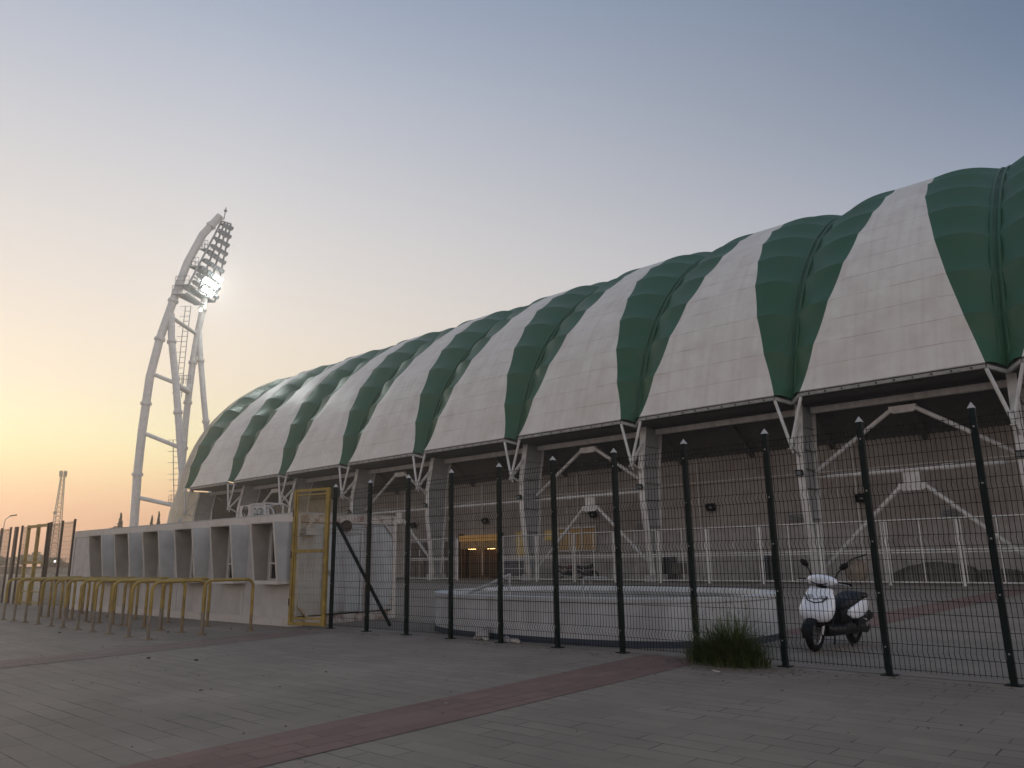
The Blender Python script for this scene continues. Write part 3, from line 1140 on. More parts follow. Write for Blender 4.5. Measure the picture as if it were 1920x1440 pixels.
build('gate_mesh', mb, M['yellow'], gate, GO, smooth=False)
mb = MB()
for z in (0.5, 1.45, 2.3):
    mb.tube(gp(0.0, z - 0.07, -0.02), gp(0.0, z + 0.07, -0.02), 0.022, 8)
build('gate_hinge', mb, M['darkbrown'], gate, GO)

# ------------------------------------------------------------------ ticket container
KA = Vector((-14.26, 8.985, 0))
KD = Vector((-0.9996, -0.027, 0))     # along, away from the camera
KN = Vector((-0.027, 0.9996, 0))      # into the container
KL, KH, KDEP = 12.03, 2.31, 2.78
kiosk = thing('ticket_container', 'white ticket container with a row of six hooded sales windows', 'ticket booth', tuple(KA + KD * 6 + KN * 1.4))
KO = tuple(KA + KD * 6 + KN * 1.4)


def kp(u, n, z):
    v = KA + KD * u + KN * n
    return Vector((v.x, v.y, z))


def kbox(mb, u0, u1, n0, n1, z0, z1):
    c = kp((u0 + u1) / 2, (n0 + n1) / 2, (z0 + z1) / 2)
    mb.obox(c, KD * ((u1 - u0) / 2), KN * ((n1 - n0) / 2), Vector((0, 0, (z1 - z0) / 2)))


UNITS = [0.17 + 1.735 * i for i in range(6)]
# front wall with window openings
mb = MB()
edges = []
prev = 0.12
for u in UNITS:
    wl0, wl1 = u + 0.16, u + 0.78
    kbox(mb, prev, wl0, 0.02, 0.08, 0.16, 2.14)
    kbox(mb, wl0, wl1, 0.02, 0.08, 0.16, 0.90)
    kbox(mb, wl0, wl1, 0.02, 0.08, 1.98, 2.14)
    prev = wl1
kbox(mb, prev, KL - 0.12, 0.02, 0.08, 0.16, 2.14)
kbox(mb, 0.1, KL - 0.1, KDEP - 0.08, KDEP - 0.02, 0.16, 2.14)
kbox(mb, KL - 0.08, KL - 0.02, 0.1, KDEP - 0.1, 0.16, 2.14)
kbox(mb, 0.1, KL - 0.1, 0.1, KDEP - 0.1, 0.02, 0.1)
build('wall', mb, M['kiosk'], kiosk, KO)
mb = MB()
kbox(mb, 0.03, 0.09, 0.10, KDEP - 0.1, 0.2, 2.12)
ew = build('end_wall', mb, M['rusty_panel'], kiosk, KO)
mb = MB()
for n in (0.75, 1.75):
    kbox(mb, -0.015, 0.028, n - 0.03, n + 0.03, 0.2, 1.92)
kbox(mb, -0.015, 0.028, 0.72, 1.78, 1.92, 1.98)
kbox(mb, -0.03, 0.02, 0.7, 1.8, 2.0, 2.03)
dr = build('door_frame', mb, M['hood'], kiosk, KO)
mb = MB()
kbox(mb, 0.005, 0.028, 0.79, 1.71, 0.22, 1.91)
dd = build('door', mb, M['rusty_panel'], kiosk, KO)
mb = MB()
kbox(mb, -0.035, 0.004, 0.86, 0.96, 1.02, 1.14)
kbox(mb, -0.06, -0.036, 0.86, 1.0, 1.07, 1.09)
build('handle', mb, M['cap'], dd, KO)
mb = MB()
c = kp(-0.01, 1.28, 2.07)
mb.tube(c, c - KD * 0.05, 0.13, 16)
build('round_vent', mb, M['darkbrown'], kiosk, KO)
mb = MB()
kbox(mb, -0.12, 0.028, 0.16, 0.46, 1.86, 2.0)
build('bulkhead_lamp', mb, M['cap'], kiosk, KO)
# steel frame
mb = MB()
for u in (0.0, KL - 0.1):
    for n in (0.0, KDEP - 0.1):
        kbox(mb, u, u + 0.1, n, n + 0.1, 0.0, KH - 0.002)
kbox(mb, 0.1, KL - 0.1, 0.0, 0.1, KH - 0.17, KH)
kbox(mb, 0.1, KL - 0.1, KDEP - 0.1, KDEP, KH - 0.17, KH)
kbox(mb, 0.1, KL - 0.1, -0.01, 0.09, 0.0, 0.158)
kbox(mb, 0.1, KL - 0.1, KDEP - 0.1, KDEP, 0.0, 0.158)
for u in (2.0, 3.4, 5.1, 6.8, 8.5, 10.2):
    kbox(mb, u - 0.02, u + 0.02, 0.005, 0.019, 0.16, 0.86)
build('frame', mb, M['kiosk_white'], kiosk, KO)
mb = MB()
kbox(mb, 0.0, 0.1, 0.102, KDEP - 0.102, KH - 0.18, KH - 0.001)
build('end_top_beam', mb, M['rust_white'], kiosk, KO)
mb = MB()
kbox(mb, -0.005, 0.095, 0.102, KDEP - 0.102, 0.0, 0.17)
build('end_sill', mb, M['rust_white'], kiosk, KO)
for n, z, sn, sz in ((0.1, 2.13, 1, -1), (KDEP - 0.1, 2.13, -1, -1), (KDEP - 0.1, 0.17, -1, 1), (0.1, 0.17, 1, 1)):
    a, b = kp(0.01, n, z + sz * 0.26), kp(0.01, n + sn * 0.26, z)
    mb = MB()
    mb.bar(a, b, 0.05, 0.05)
    build('corner_brace', mb, M['rust_white'], kiosk, KO)
mb = MB()
kbox(mb, 0.02, KL - 0.02, 0.02, KDEP - 0.02, KH + 0.002, KH + 0.03)
build('roof', mb, M['web_steel'], kiosk, KO)
# hooded windows
TP, BP = 0.43, 0.27      # projection at the top and the foot
ZT, ZB = 2.135, 0.93
TH = 0.035
for u in UNITS:
    ul, ur = u + 0.92, u
    inner, ledge = MB(), MB()
    sides, lips = [], []
    for s0, inward in ((ur, 1), (ul, -1)):
        side = MB()
        sides.append(side)
        q = [kp(s0, 0.018, ZT), kp(s0, -TP, ZT), kp(s0, -BP, ZB), kp(s0, 0.018, ZB)]
        off = KD * (TH * inward * 0.5)
        side.loft([[tuple(p) for p in q], [tuple(p + off) for p in q]])
        q2 = [p + off * 1.02 for p in (kp(s0, 0.016, ZT - 0.002), kp(s0, -TP + 0.004, ZT - 0.002), kp(s0, -BP + 0.004, ZB + 0.002), kp(s0, 0.016, ZB + 0.002))]
        inner.loft([[tuple(p) for p in q2], [tuple(p + off) for p in q2]])
        e0, e1 = kp(s0, -TP - 0.012, ZT), kp(s0, -BP - 0.012, ZB)
        lipm = MB()
        lipm.bar(e0 + off, e1 + off, TH + 0.012, 0.02, side=(0, 1, 0))
        lips.append(lipm)
    inner.loft([[tuple(kp(a, -n, ZT - 0.003 - dz)) for a, n in ((ur + 0.04, -0.015), (ul - 0.04, -0.015), (ul - 0.04, TP - 0.01), (ur + 0.04, TP - 0.01))] for dz in (0, 0.02)])
    kbox(ledge, ur - 0.03, ul + 0.03, -BP - 0.05, 0.015, ZB - 0.075, ZB - 0.003)
    hd = build('window_hood', sides[0], M['hood'], kiosk, KO)
    build('hood_side', sides[1], M['hood'], hd, KO)
    build('hood_lining', inner, M['hood_in'], hd, KO)
    for lipm in lips:
        build('hood_edge', lipm, M['kiosk_white'], hd, KO)
    build('counter_ledge', ledge, M['kiosk_white'], hd, KO)
    wf, wg = MB(), MB()
    a, b = ur + 0.16, ur + 0.78
    for (x0_, x1_, z0_, z1_) in ((a, a + 0.05, 0.91, 1.97), (b - 0.05, b, 0.91, 1.97), (a + 0.05, b - 0.05, 0.91, 0.96), (a + 0.05, b - 0.05, 1.92, 1.97), (a + 0.05, b - 0.05, 1.26, 1.30), (a + 0.29, a + 0.33, 0.96, 1.26)):
        kbox(wf, x0_, x1_, -0.01, 0.05, z0_, z1_)
    kbox(wg, a + 0.05, b - 0.05, 0.03, 0.04, 0.96, 1.92)
    w_ = build('window', wf, M['kiosk_white'], kiosk, KO)
    build('pane', wg, M['glass'], w_, KO)

# air conditioner on the roof of the container
ac = thing('air_conditioner', 'white air conditioner in a tube frame on the ticket container roof', 'air conditioner', tuple(kp(2.7, 0.75, KH + 0.03)))
AO = tuple(kp(2.7, 0.75, KH + 0.03))
mb = MB()
kbox(mb, 2.75, 3.30, 0.55, 0.95, KH + 0.06, KH + 0.36)
build('casing', mb, M['kiosk_white'], ac, AO)
mb = MB()
c = kp(3.02, 0.54, KH + 0.21)
for R in (0.05, 0.09, 0.125):
    mb.torus(c, KN, R, 0.006, 24, 6)
for q in range(6):
    an = q * pi / 3
    mb.tube(c, c + KD * (0.13 * cos(an)) + Vector((0, 0, 0.13 * sin(an))), 0.005, 5)
build('fan_guard', mb, M['dark_trim'], ac, AO)
mb = MB()
for q in range(4):
    kbox(mb, 2.742, 2.749, 0.62 + q * 0.08, 0.66 + q * 0.08, KH + 0.12, KH + 0.15)
    kbox(mb, 2.742, 2.749, 0.62 + q * 0.08, 0.66 + q * 0.08, KH + 0.25, KH + 0.28)
build('side_vent', mb, M['dark_trim'], ac, AO)
mb = MB()
for u in (2.10, 2.74):
    for n in (0.5, 1.0):
        mb.tube(kp(u, n, KH + 0.03), kp(u, n, KH + 0.36), 0.014, 6)
for n in (0.5, 1.0):
    mb.tube(kp(2.10, n, KH + 0.36), kp(2.74, n, KH + 0.36), 0.014, 6)
for u in (2.10, 2.74):
    mb.tube(kp(u, 0.5, KH + 0.36), kp(u, 1.0, KH + 0.36), 0.014, 6)
build('support_frame', mb, M['kiosk_white'], ac, AO)
mb = MB()
for j, R in enumerate((0.24, 0.20, 0.26)):
    pts = []
    for q in range(15):
        an = pi * q / 14
        pts.append(kp(2.45 + R * cos(an), 0.62 + 0.1 * j, KH + 0.05 + R * 0.95 * sin(an)))
    mb.path(pts, 0.02, 8)
build('pipe', mb, M['cap'], ac, AO)

# small pale lump on the container roof edge
mb = MB()
mb.ball(tuple(kp(5.5, 0.15, KH + 0.085)), 0.045, 0.045, 0.06, 10, 8)
mb.box(*sum(([v - 0.04, v + 0.04] for v in tuple(kp(5.5, 0.15, 0))[:2]), []), KH + 0.03, KH + 0.05)
tag(build('bell_lamp', mb, M['cap']), 'small pale dome fitting on the ticket container roof edge', 'lamp')

# ------------------------------------------------------------------ queue barriers
def barrier_root(label):
    t = thing('queue_barrier', label, 'barrier', (0, 0, 0), 0, 'yellow queue barriers by the ticket container')
    H_, Lh, R_ = 0.985, 0.5, 0.14
    pts = [(0, -Lh, 0.0), (0, -Lh, H_ - R_)]
    for q in range(1, 7):
        an = pi / 2 * q / 6
        pts.append((0, -Lh + R_ * (1 - cos(an)), H_ - R_ + R_ * sin(an)))
    pts += [(0, y, H_) for y in (-0.15, 0.15)]
    for q in range(0, 7):
        an = pi / 2 * q / 6
        pts.append((0, Lh - R_ + R_ * sin(an), H_ - R_ + R_ * cos(an)))
    pts.append((0, Lh, 0.0))
    mb = MB()
    mb.path([(0, -Lh, 0.42)] + pts[1:-1] + [(0, Lh, 0.30)], 0.03, 12)
    build('tube_rail', mb, M['yellow'], t)
    mb = MB()
    mb.path([(0, -Lh, 0.0), (0, -Lh, 0.40), (0, -Lh, 0.43)], [0.03, 0.0302, 0.0296], 12)
    build('worn_leg', mb, M['bare'], t)
    mb = MB()
    mb.path([(0, Lh, 0.0), (0, Lh, 0.28), (0, Lh, 0.31)], [0.03, 0.0302, 0.0296], 12)
    build('worn_leg', mb, M['rust_yellow'], t)
    for y in (-Lh, Lh):
        mb = MB()
        mb.tube((0, y, 0), (0, y, 0.012), 0.085, 16)
        for q in range(4):
            an = pi / 4 + q * pi / 2
            mb.tube((0.062 * cos(an), y + 0.062 * sin(an), 0.012), (0.062 * cos(an), y + 0.062 * sin(an), 0.026), 0.008, 6)
        build('base_plate', mb, M['rust_yellow'], t)
    return t


proto = None
ordn = ['nearest', 'second', 'third', 'fourth', 'fifth', 'sixth', 'seventh', 'eighth', 'ninth', 'tenth', 'eleventh', 'twelfth']
brnd = random.Random(5)
for row, (y, xs) in enumerate(((6.56, [-14.22, -15.07, -15.95, -16.8, -17.62, -18.45, -19.2, -20.05, -21.0, -21.85, -22.7]), (7.52, [-14.2, -15.95, -17.85, -19.6, -21.2, -23.1]))):
    for i, x in enumerate(xs):
        lab = ('%s yellow barrier from the gate in the outer row facing the paved plaza' if row == 0 else '%s yellow barrier from the gate in the inner row nearest the ticket windows') % ordn[i]
        if proto is None:
            proto = barrier_root(lab)
            o = proto
        else:
            o = copy_tree(proto)
        o['label'] = lab
        o.location = (x + brnd.uniform(-0.02, 0.02), y, 0)
        o.rotation_euler = (0, brnd.uniform(-0.012, 0.012), brnd.uniform(-0.035, 0.035))

# ------------------------------------------------------------------ left fence and gates beyond the container
lf = thing('mesh_fence', 'brown post mesh fence left of the ticket container with two yellow gate frames', 'fence', (-30, 8.75, 0))
LO = (-30, 8.75, 0)
lposts = [-26.65, -27.75, -28.87, -31.9, -33.25, -34.4, -35.6]
for x in lposts:
    mb = MB()
    w_ = 0.03 if x != -31.9 else 0.035
    mb.box(x - w_, x + w_, 8.72, 8.78, 0, 2.74)
    build('fence_post', mb, M['brown_steel'], lf, LO)
mb = MB()
mb.box(-32.72, -32.48, 8.72, 8.80, 0, 2.72)
build('control_column', mb, M['brown_steel'], lf, LO)
for a, b in ((-27.75, -26.65), (-28.87, -27.75), (-31.9, -31.2), (-34.4, -33.25), (-35.6, -34.4)):
    build('mesh_panel', mesh_panel(a, b, 8.75, 2.68), M['galv_wire'], lf, LO, smooth=False)
for a, b in ((-31.15, -29.05), (-37.9, -35.8)):
    mb = MB()
    for x in (a, (a + b) / 2, b):
        mb.box(x - 0.05, x + 0.05, 8.70, 8.80, 0, 2.72)
    for z in (2.66, 1.42):
        mb.box(a + 0.05, b - 0.05, 8.71, 8.79, z - 0.05, z + 0.04)
    for z in (0.1, 0.45, 0.8):
        mb.box(a + 0.05, b - 0.05, 8.72, 8.78, z - 0.02, z + 0.02)
    build('gate_frame', mb, M['yellow'], lf, LO)
mb = MB()
mb.box(-29.02, -28.94, 8.68, 8.82, 0, 2.72)
build('gate_post', mb, M['brown_steel'], lf, LO)

# ------------------------------------------------------------------ round pool basin
PC, PA, PB = (-8.5, 11.65), 3.3, 2.15


def ell(an, da, z):
    ca, sa = cos(an), sin(an)
    e = 2 / 2.5
    return (PC[0] + (PA + da) * abs(ca) ** e * (1 if ca >= 0 else -1), PC[1] + (PB + da) * abs(sa) ** e * (1 if sa >= 0 else -1), z)


pool = thing('pool_basin', 'low round pale rendered basin wall standing in the yard behind the fence', 'basin', (PC[0], PC[1], 0))
POO = (PC[0], PC[1], 0)
NP = 72
mb = MB()
prof_p = [(0.0, 0.0), (0.0, 0.62), (0.02, 0.64), (0.02, 0.70), (-0.22, 0.70), (-0.24, 0.66), (-0.24, 0.12)]
rows = []
for q in range(NP + 1):
    an = 2 * pi * q / NP
    rows.append([ell(an, d, z) for d, z in prof_p])
mb.grid(rows)
build('basin_wall', mb, M['pool_wall'], pool, POO)
mb = MB()
mb.poly([ell(2 * pi * q / NP, -0.24, 0.13) for q in range(NP)])
rows = [[ell(2 * pi * q / NP, -0.246, z) for z in (0.13, 0.62)] for q in range(NP + 1)]
mb.grid(rows)
build('basin_lining', mb, M['pool_in'], pool, POO)
mb = MB()
rows = []
for q in range(NP + 1):
    an = 2 * pi * q / NP
    rows.append([ell(an, d, z) for d, z in ((0.012, 0.0), (0.012, 0.10), (0.001, 0.10))])
mb.grid(rows)
build('plinth', mb, M['plinth'], pool, POO)
mb = MB()
pts = [(-7.42, 9.86, 0.64), (-7.40, 9.86, 0.96), (-7.37, 9.88, 0.995), (-7.05, 9.98, 0.99)]
mb.path(pts, 0.016, 8)
mb.path([(p[0] + 0.05, p[1] + 0.12, p[2]) for p in pts[:3]] + [(-7.06, 10.02, 0.985)], 0.012, 8)
tag(build('pool_ladder_rail', mb, M['cap']), 'bent white pipe rail hooked over the near basin rim', 'rail')
mb = MB()
mb.path([(-9.90, 9.80, 0.72), (-9.55, 9.95, 0.86), (-9.17, 10.1, 1.03)], 0.028, 8)
mb.tube((-9.19, 10.09, 0.14), (-9.19, 10.09, 1.02), 0.02, 8)
tag(build('leaning_pole', mb, M['cap']), 'pale pole leaning over the basin rim towards the entrance', 'pole')


# ------------------------------------------------------------------ scooter
def superring(cx, cz, hx, hy, n=20, e=2.6, tilt=0.0, cy=0.0):
    """closed ring in the plane across z (x forward, y side)"""
    g = []
    for k in range(n):
        a = 2 * pi * k / n
        ca, sa = cos(a), sin(a)
        x = hx * (abs(ca) ** (2 / e)) * (1 if ca >= 0 else -1)
        y = hy * (abs(sa) ** (2 / e)) * (1 if sa >= 0 else -1)
        g.append((cx + x, cy + y, cz + tilt * x))
    return g


def xring(x, cz, hy, hz, n=20, e=2.6, cy=0.0):
    """closed ring in the plane across x"""
    g = []
    for k in range(n):
        a = 2 * pi * k / n
        ca, sa = cos(a), sin(a)
        y = hy * (abs(ca) ** (2 / e)) * (1 if ca >= 0 else -1)
        z = hz * (abs(sa) ** (2 / e)) * (1 if sa >= 0 else -1)
        g.append((x, cy + y, cz + z))
    return g


sco = thing('scooter', 'white motor scooter with black seat parked behind the mesh fence', 'scooter', (-4.155, 11.41, 0.006), math.atan2(-1.22, -0.10))
sco.rotation_euler[0] = radians(-6)
WB = 1.24
xf, xr = WB / 2, -WB / 2
RF = 0.235


def wheel(x, R, tw, name):
    mb = MB()
    mb.torus((x, 0, R), (0, 1, 0), R - tw * 0.62, tw * 0.62, 44, 12, 0.92)
    ty = build(name, mb, M['rubber'], sco)
    mb = MB()
    Ri = R - tw * 1.15
    mb.torus((x, 0, R), (0, 1, 0), Ri, 0.016, 40, 8, 2.0)
    for q in range(5):
        an = q * 2 * pi / 5 + 0.3
        for da in (-0.13, 0.13):
            mb.bar((x + 0.03 * cos(an), 0, R + 0.03 * sin(an)), (x + Ri * cos(an + da), 0, R + Ri * sin(an + da)), 0.022, 0.02)
    mb.tube((x, -0.07, R), (x, 0.07, R), 0.03, 14)
    build('rim', mb, M['alloy'], ty)
    mb = MB()
    mb.torus((x, -0.055, R), (0, 1, 0), 0.075, 0.022, 28, 6, 0.12)
    build('brake_disc', mb, M['alloy'], ty)


wheel(xf, RF, 0.055 * 1.5, 'front_wheel')
wheel(xr, 0.225, 0.06 * 1.5, 'rear_wheel')
# fork
mb = MB()
for y in (-0.088, 0.088):
    mb.path([(xf + 0.0, y, RF), (xf - 0.06, y, 0.46), (xf - 0.11, y * 0.8, 0.62)], [0.022, 0.024, 0.024], 10)
mb.path([(xf - 0.10, 0, 0.55), (xf - 0.21, 0, 0.98)], 0.03, 10)
build('fork', mb, M['alloy'], sco)
mb = MB()
rows = []
for q in range(15):
    an = radians(-8 + 150 * q / 14)
    wv = 0.078 if 1 < q < 13 else 0.055
    rows.append([(xf + (RF + 0.035) * cos(an) * (1 if abs(t) < 0.9 else 0.96), t * wv, RF + (RF + 0.045 - 0.03 * t * t) * sin(an)) for t in (-1, -0.8, -0.4, 0, 0.4, 0.8, 1)])
mb.grid(rows)
mb.grid([[(a, b, c - 0.006) for a, b, c in r_] for r_ in rows])
build('front_fender', mb, M['black'], sco)
# leg shield: widest low down, narrow neck
mb = MB()
R_ = []
for z, hy, cx, hx, e in ((0.435, 0.125, xf - 0.035, 0.10, 2.4), (0.46, 0.165, xf - 0.03, 0.12, 2.5), (0.53, 0.205, xf - 0.03, 0.135, 2.6), (0.62, 0.222, xf - 0.05, 0.145, 2.6),
                         (0.70, 0.215, xf - 0.085, 0.135, 2.5), (0.78, 0.198, xf - 0.125, 0.12, 2.5), (0.86, 0.178, xf - 0.16, 0.10, 2.4), (0.915, 0.16, xf - 0.18, 0.085, 2.4), (0.935, 0.13, xf - 0.185, 0.065, 2.3)):
    R_.append(superring(cx, z, hx, hy, 24, e))
mb.loft(R_)
build('front_shield', mb, M['scooter_white'], sco, angle=50)
# headlamp and indicators in the shield
mb = MB()
for sd in (-1, 1):
    mb.ball((xf - 0.055, sd * 0.085, 0.805), 0.045, 0.072, 0.035, 14, 8)
mb.ball((xf - 0.035, 0, 0.775), 0.04, 0.05, 0.028, 14, 8)
build('headlamp', mb, M['lens'], sco)
mb = MB()
for sd in (-1, 1):
    mb.path([(xf - 0.035, sd * 0.15, 0.835), (xf + 0.005, sd * 0.10, 0.762), (xf + 0.028, 0, 0.738)], 0.008, 6)
build('headlamp_trim', mb, M['black'], sco)
# black inner leg panel and keel
mb = MB()
mb.loft([superring(xf - 0.155, z, hx, hy, 20, 3.0) for z, hy, hx in ((0.40, 0.16, 0.05), (0.55, 0.195, 0.05), (0.72, 0.185, 0.05), (0.86, 0.15, 0.045))])
build('inner_panel', mb, M['black'], sco)
mb = MB()
mb.loft([superring(xf - 0.055, z, hx, hy, 20, 2.4) for z, hy, hx in ((0.34, 0.07, 0.05), (0.38, 0.12, 0.085), (0.44, 0.145, 0.10))])
build('shield_keel', mb, M['black'], sco)
# floorboard and belly
mb = MB()
mb.loft([xring(x, cz, hy, hz, 20, 3.2) for x, cz, hy, hz in ((xf - 0.12, 0.33, 0.13, 0.08), (xf - 0.20, 0.28, 0.16, 0.085), (0.10, 0.27, 0.17, 0.085), (-0.14, 0.29, 0.17, 0.11), (-0.22, 0.34, 0.15, 0.10))])
build('floorboard', mb, M['black'], sco)
mb = MB()
mb.loft([xring(x, cz, hy, hz, 20, 2.8) for x, cz, hy, hz in ((0.03, 0.46, 0.10, 0.14), (-0.02, 0.50, 0.135, 0.20), (-0.15, 0.52, 0.145, 0.21), (-0.34, 0.52, 0.145, 0.17), (-0.50, 0.50, 0.12, 0.12))])
build('underseat_panel', mb, M['black'], sco)
# white rear body
for sd in (-1, 1):
    mb = MB()
    mb.loft([xring(x, cz, hy, hz, 18, 2.5, cy=sd * cy) for x, cz, hy, hz, cy in ((-0.06, 0.60, 0.012, 0.05, 0.150), (-0.18, 0.59, 0.035, 0.115, 0.150), (-0.34, 0.60, 0.05, 0.150, 0.145), (-0.52, 0.63, 0.055, 0.155, 0.135), (-0.70, 0.67, 0.05, 0.135, 0.115), (-0.84, 0.705, 0.04, 0.09, 0.085), (-0.92, 0.725, 0.02, 0.045, 0.06))])
    build('rear_side_panel', mb, M['scooter_white'], sco, angle=50)
mb = MB()
mb.ball((-0.845, 0, 0.735), 0.03, 0.085, 0.045, 14, 8)
build('tail_lamp', mb, M['maroon'], sco)
# seat
mb = MB()
mb.loft([xring(x, cz, hy, hz, 20, 2.7) for x, cz, hy, hz in ((0.05, 0.63, 0.08, 0.06), (0.0, 0.67, 0.125, 0.085), (-0.10, 0.70, 0.15, 0.09), (-0.24, 0.715, 0.16, 0.085), (-0.36, 0.735, 0.158, 0.085), (-0.44, 0.765, 0.155, 0.085), (-0.58, 0.79, 0.145, 0.08), (-0.70, 0.80, 0.12, 0.06), (-0.76, 0.80, 0.07, 0.035))])
build('seat', mb, M['seat'], sco, angle=60)
# grab rail
mb = MB()
mb.path([(-0.58, 0.15, 0.785), (-0.74, 0.14, 0.80), (-0.86, 0.09, 0.82), (-0.89, 0, 0.825), (-0.86, -0.09, 0.82), (-0.74, -0.14, 0.80), (-0.58, -0.15, 0.785)], 0.016, 8)
build('grab_rail', mb, M['black'], sco)
# rear fender and plate
mb = MB()
mb.loft([xring(x, cz, hy, hz, 12, 3) for x, cz, hy, hz in ((-0.70, 0.58, 0.08, 0.04), (-0.84, 0.53, 0.085, 0.035), (-0.93, 0.44, 0.09, 0.03))])
mb.obox((-0.95, 0, 0.45), (0.006, 0, 0.004), (0, 0.10, 0), (-0.02, 0, 0.07))
build('rear_fender', mb, M['black'], sco)
# engine and air box on the left, exhaust on the right
mb = MB()
mb.loft([xring(x, cz, hy, hz, 16, 3, cy=0.12) for x, cz, hy, hz in ((-0.10, 0.27, 0.045, 0.05), (-0.25, 0.28, 0.06, 0.085), (-0.50, 0.27, 0.06, 0.075), (-0.72, 0.25, 0.055, 0.075), (-0.78, 0.25, 0.04, 0.05))])
build('engine_cover', mb, M['black'], sco)
mb = MB()
mb.loft([[(-0.30, 0.19, 0.30), (-0.30, 0.12, 0.30), (-0.30, 0.12, 0.40), (-0.30, 0.19, 0.39)], [(-0.55, 0.20, 0.36), (-0.55, 0.11, 0.36), (-0.55, 0.11, 0.50), (-0.55, 0.20, 0.49)], [(-0.80, 0.195, 0.42), (-0.80, 0.12, 0.42), (-0.80, 0.12, 0.53), (-0.80, 0.195, 0.52)]])
build('air_box', mb, M['black'], sco)
mb = MB()
mb.obox((-0.50, 0.206, 0.425), (0.05, 0, 0.014), (0, 0.003, 0), (-0.002, 0, 0.010))
build('air_box_badge', mb, M['cap'], sco)
mb = MB()
mb.path([(0.0, -0.12, 0.22), (-0.25, -0.15, 0.20), (-0.42, -0.17, 0.24)], 0.018, 8)
mb.path([(-0.42, -0.17, 0.24), (-0.55, -0.175, 0.29), (-0.92, -0.18, 0.37)], [0.03, 0.055, 0.055], 14)
build('exhaust', mb, M['darkbrown'], sco)
mb = MB()
mb.path([(-0.64, 0.15, 0.24), (-0.60, 0.15, 0.50)], 0.02, 8)
mb.path([(-0.64, 0.15, 0.28), (-0.605, 0.15, 0.47)], 0.034, 10)
build('rear_shock', mb, M['alloy'], sco)
mb = MB()
for y in (-0.12, 0.12):
    mb.path([(-0.16, y * 0.6, 0.22), (-0.28, y, 0.012), (-0.31, y * 1.25, 0.0)], 0.012, 6)
build('centre_stand', mb, M['black'], sco)
# handlebar cover, grips, levers, mirrors
mb = MB()
mb.loft([xring_ for xring_ in [[(a, b, c) for a, b, c in superring(xf - 0.215, z, hx, hy, 22, e)] for z, hy, hx, e in ((0.965, 0.09, 0.055, 2.2), (0.985, 0.18, 0.085, 2.3), (1.02, 0.205, 0.10, 2.4), (1.06, 0.185, 0.10, 2.3), (1.09, 0.135, 0.08, 2.2), (1.105, 0.06, 0.05, 2.0))]])
build('handlebar_cover', mb, M['scooter_white'], sco, angle=50)
mb = MB()
mb.loft([superring(xf - 0.20, z, hx, hy, 16, 2.2) for z, hy, hx in ((0.92, 0.06, 0.06), (0.97, 0.075, 0.055))])
mb.path([(xf - 0.118, -0.11, 1.0), (xf - 0.105, -0.05, 0.985), (xf - 0.10, 0, 0.985), (xf - 0.105, 0.05, 0.985), (xf - 0.118, 0.11, 1.0)], 0.008, 6)
build('neck', mb, M['black'], sco)
for sd in (-1, 1):
    mb = MB()
    mb.path([(xf - 0.25, sd * 0.19, 1.015), (xf - 0.27, sd * 0.25, 1.012), (xf - 0.30, sd * 0.35, 1.005)], 0.019, 10)
    build('grip', mb, M['rubber'], sco)
    mb = MB()
    mb.path([(xf - 0.19, sd * 0.20, 1.01), (xf - 0.20, sd * 0.27, 1.005), (xf - 0.235, sd * 0.345, 0.995)], 0.009, 6)
    build('brake_lever', mb, M['alloy'], sco)
    mb = MB()
    mb.path([(xf - 0.24, sd * 0.155, 1.05), (xf - 0.255, sd * 0.185, 1.14), (xf - 0.265, sd * 0.235, 1.21)], 0.009, 8)
    st = build('mirror_stem', mb, M['black'], sco)
    mb = MB()
    mb.ball((0, 0, 0), 0.022, 0.07, 0.042, 16, 10)
    ca, sa = cos(sd * 0.62), sin(sd * 0.62)
    mb.v = [(xf - 0.268 + a, sd * 0.265 + b * ca - c * sa, 1.245 + b * sa + c * ca) for a, b, c in mb.v]
    build('mirror', mb, M['black'], st)


def settle(o):
    if o.type == 'MESH':
        nm = o.name.split('.')[0]
        drop = 0.09 + (0.045 if nm in ('rear_side_panel', 'tail_lamp') else 0.015 if nm in ('seat', 'grab_rail') else 0)
        for v in o.data.vertices:
            v.co.z -= drop * min(1.0, max(0.0, (v.co.z - 0.28) / 0.42))
            v.co.y *= 1.07
    for ch in o.children:
        settle(ch)


for ch in sco.children:
    if 'wheel' not in ch.name:
        settle(ch)

# ------------------------------------------------------------------ grass clump
gr = random.Random(8)
gt = thing('grass_clump', 'tall dark green grass clump growing at the foot of the fence by the red path', 'grass clump', (-4.62, 8.93, 0))
mb = MB()
sd_ = MB()
dryb = MB()


def blade(mb, x, y, L, an, lean, w):
    pts = []
    for q in range(6):
        t = q / 5
        d = lean * t ** 1.8 * L
        pts.append(Vector((x + cos(an) * d, y + sin(an) * d, L * (t - 0.35 * lean * t * t))))
    side = Vector((-sin(an), cos(an), 0)) * w
    n = len(mb.v)
    for q, p in enumerate(pts):
        ww = 1 - (q / 5) ** 1.5 * 0.92
        mb.v += [tuple(p - side * ww), tuple(p + side * ww)]
    for q in range(5):
        a = n + q * 2
        mb.f.append((a, a + 1, a + 3, a + 2))
    return pts[-1]


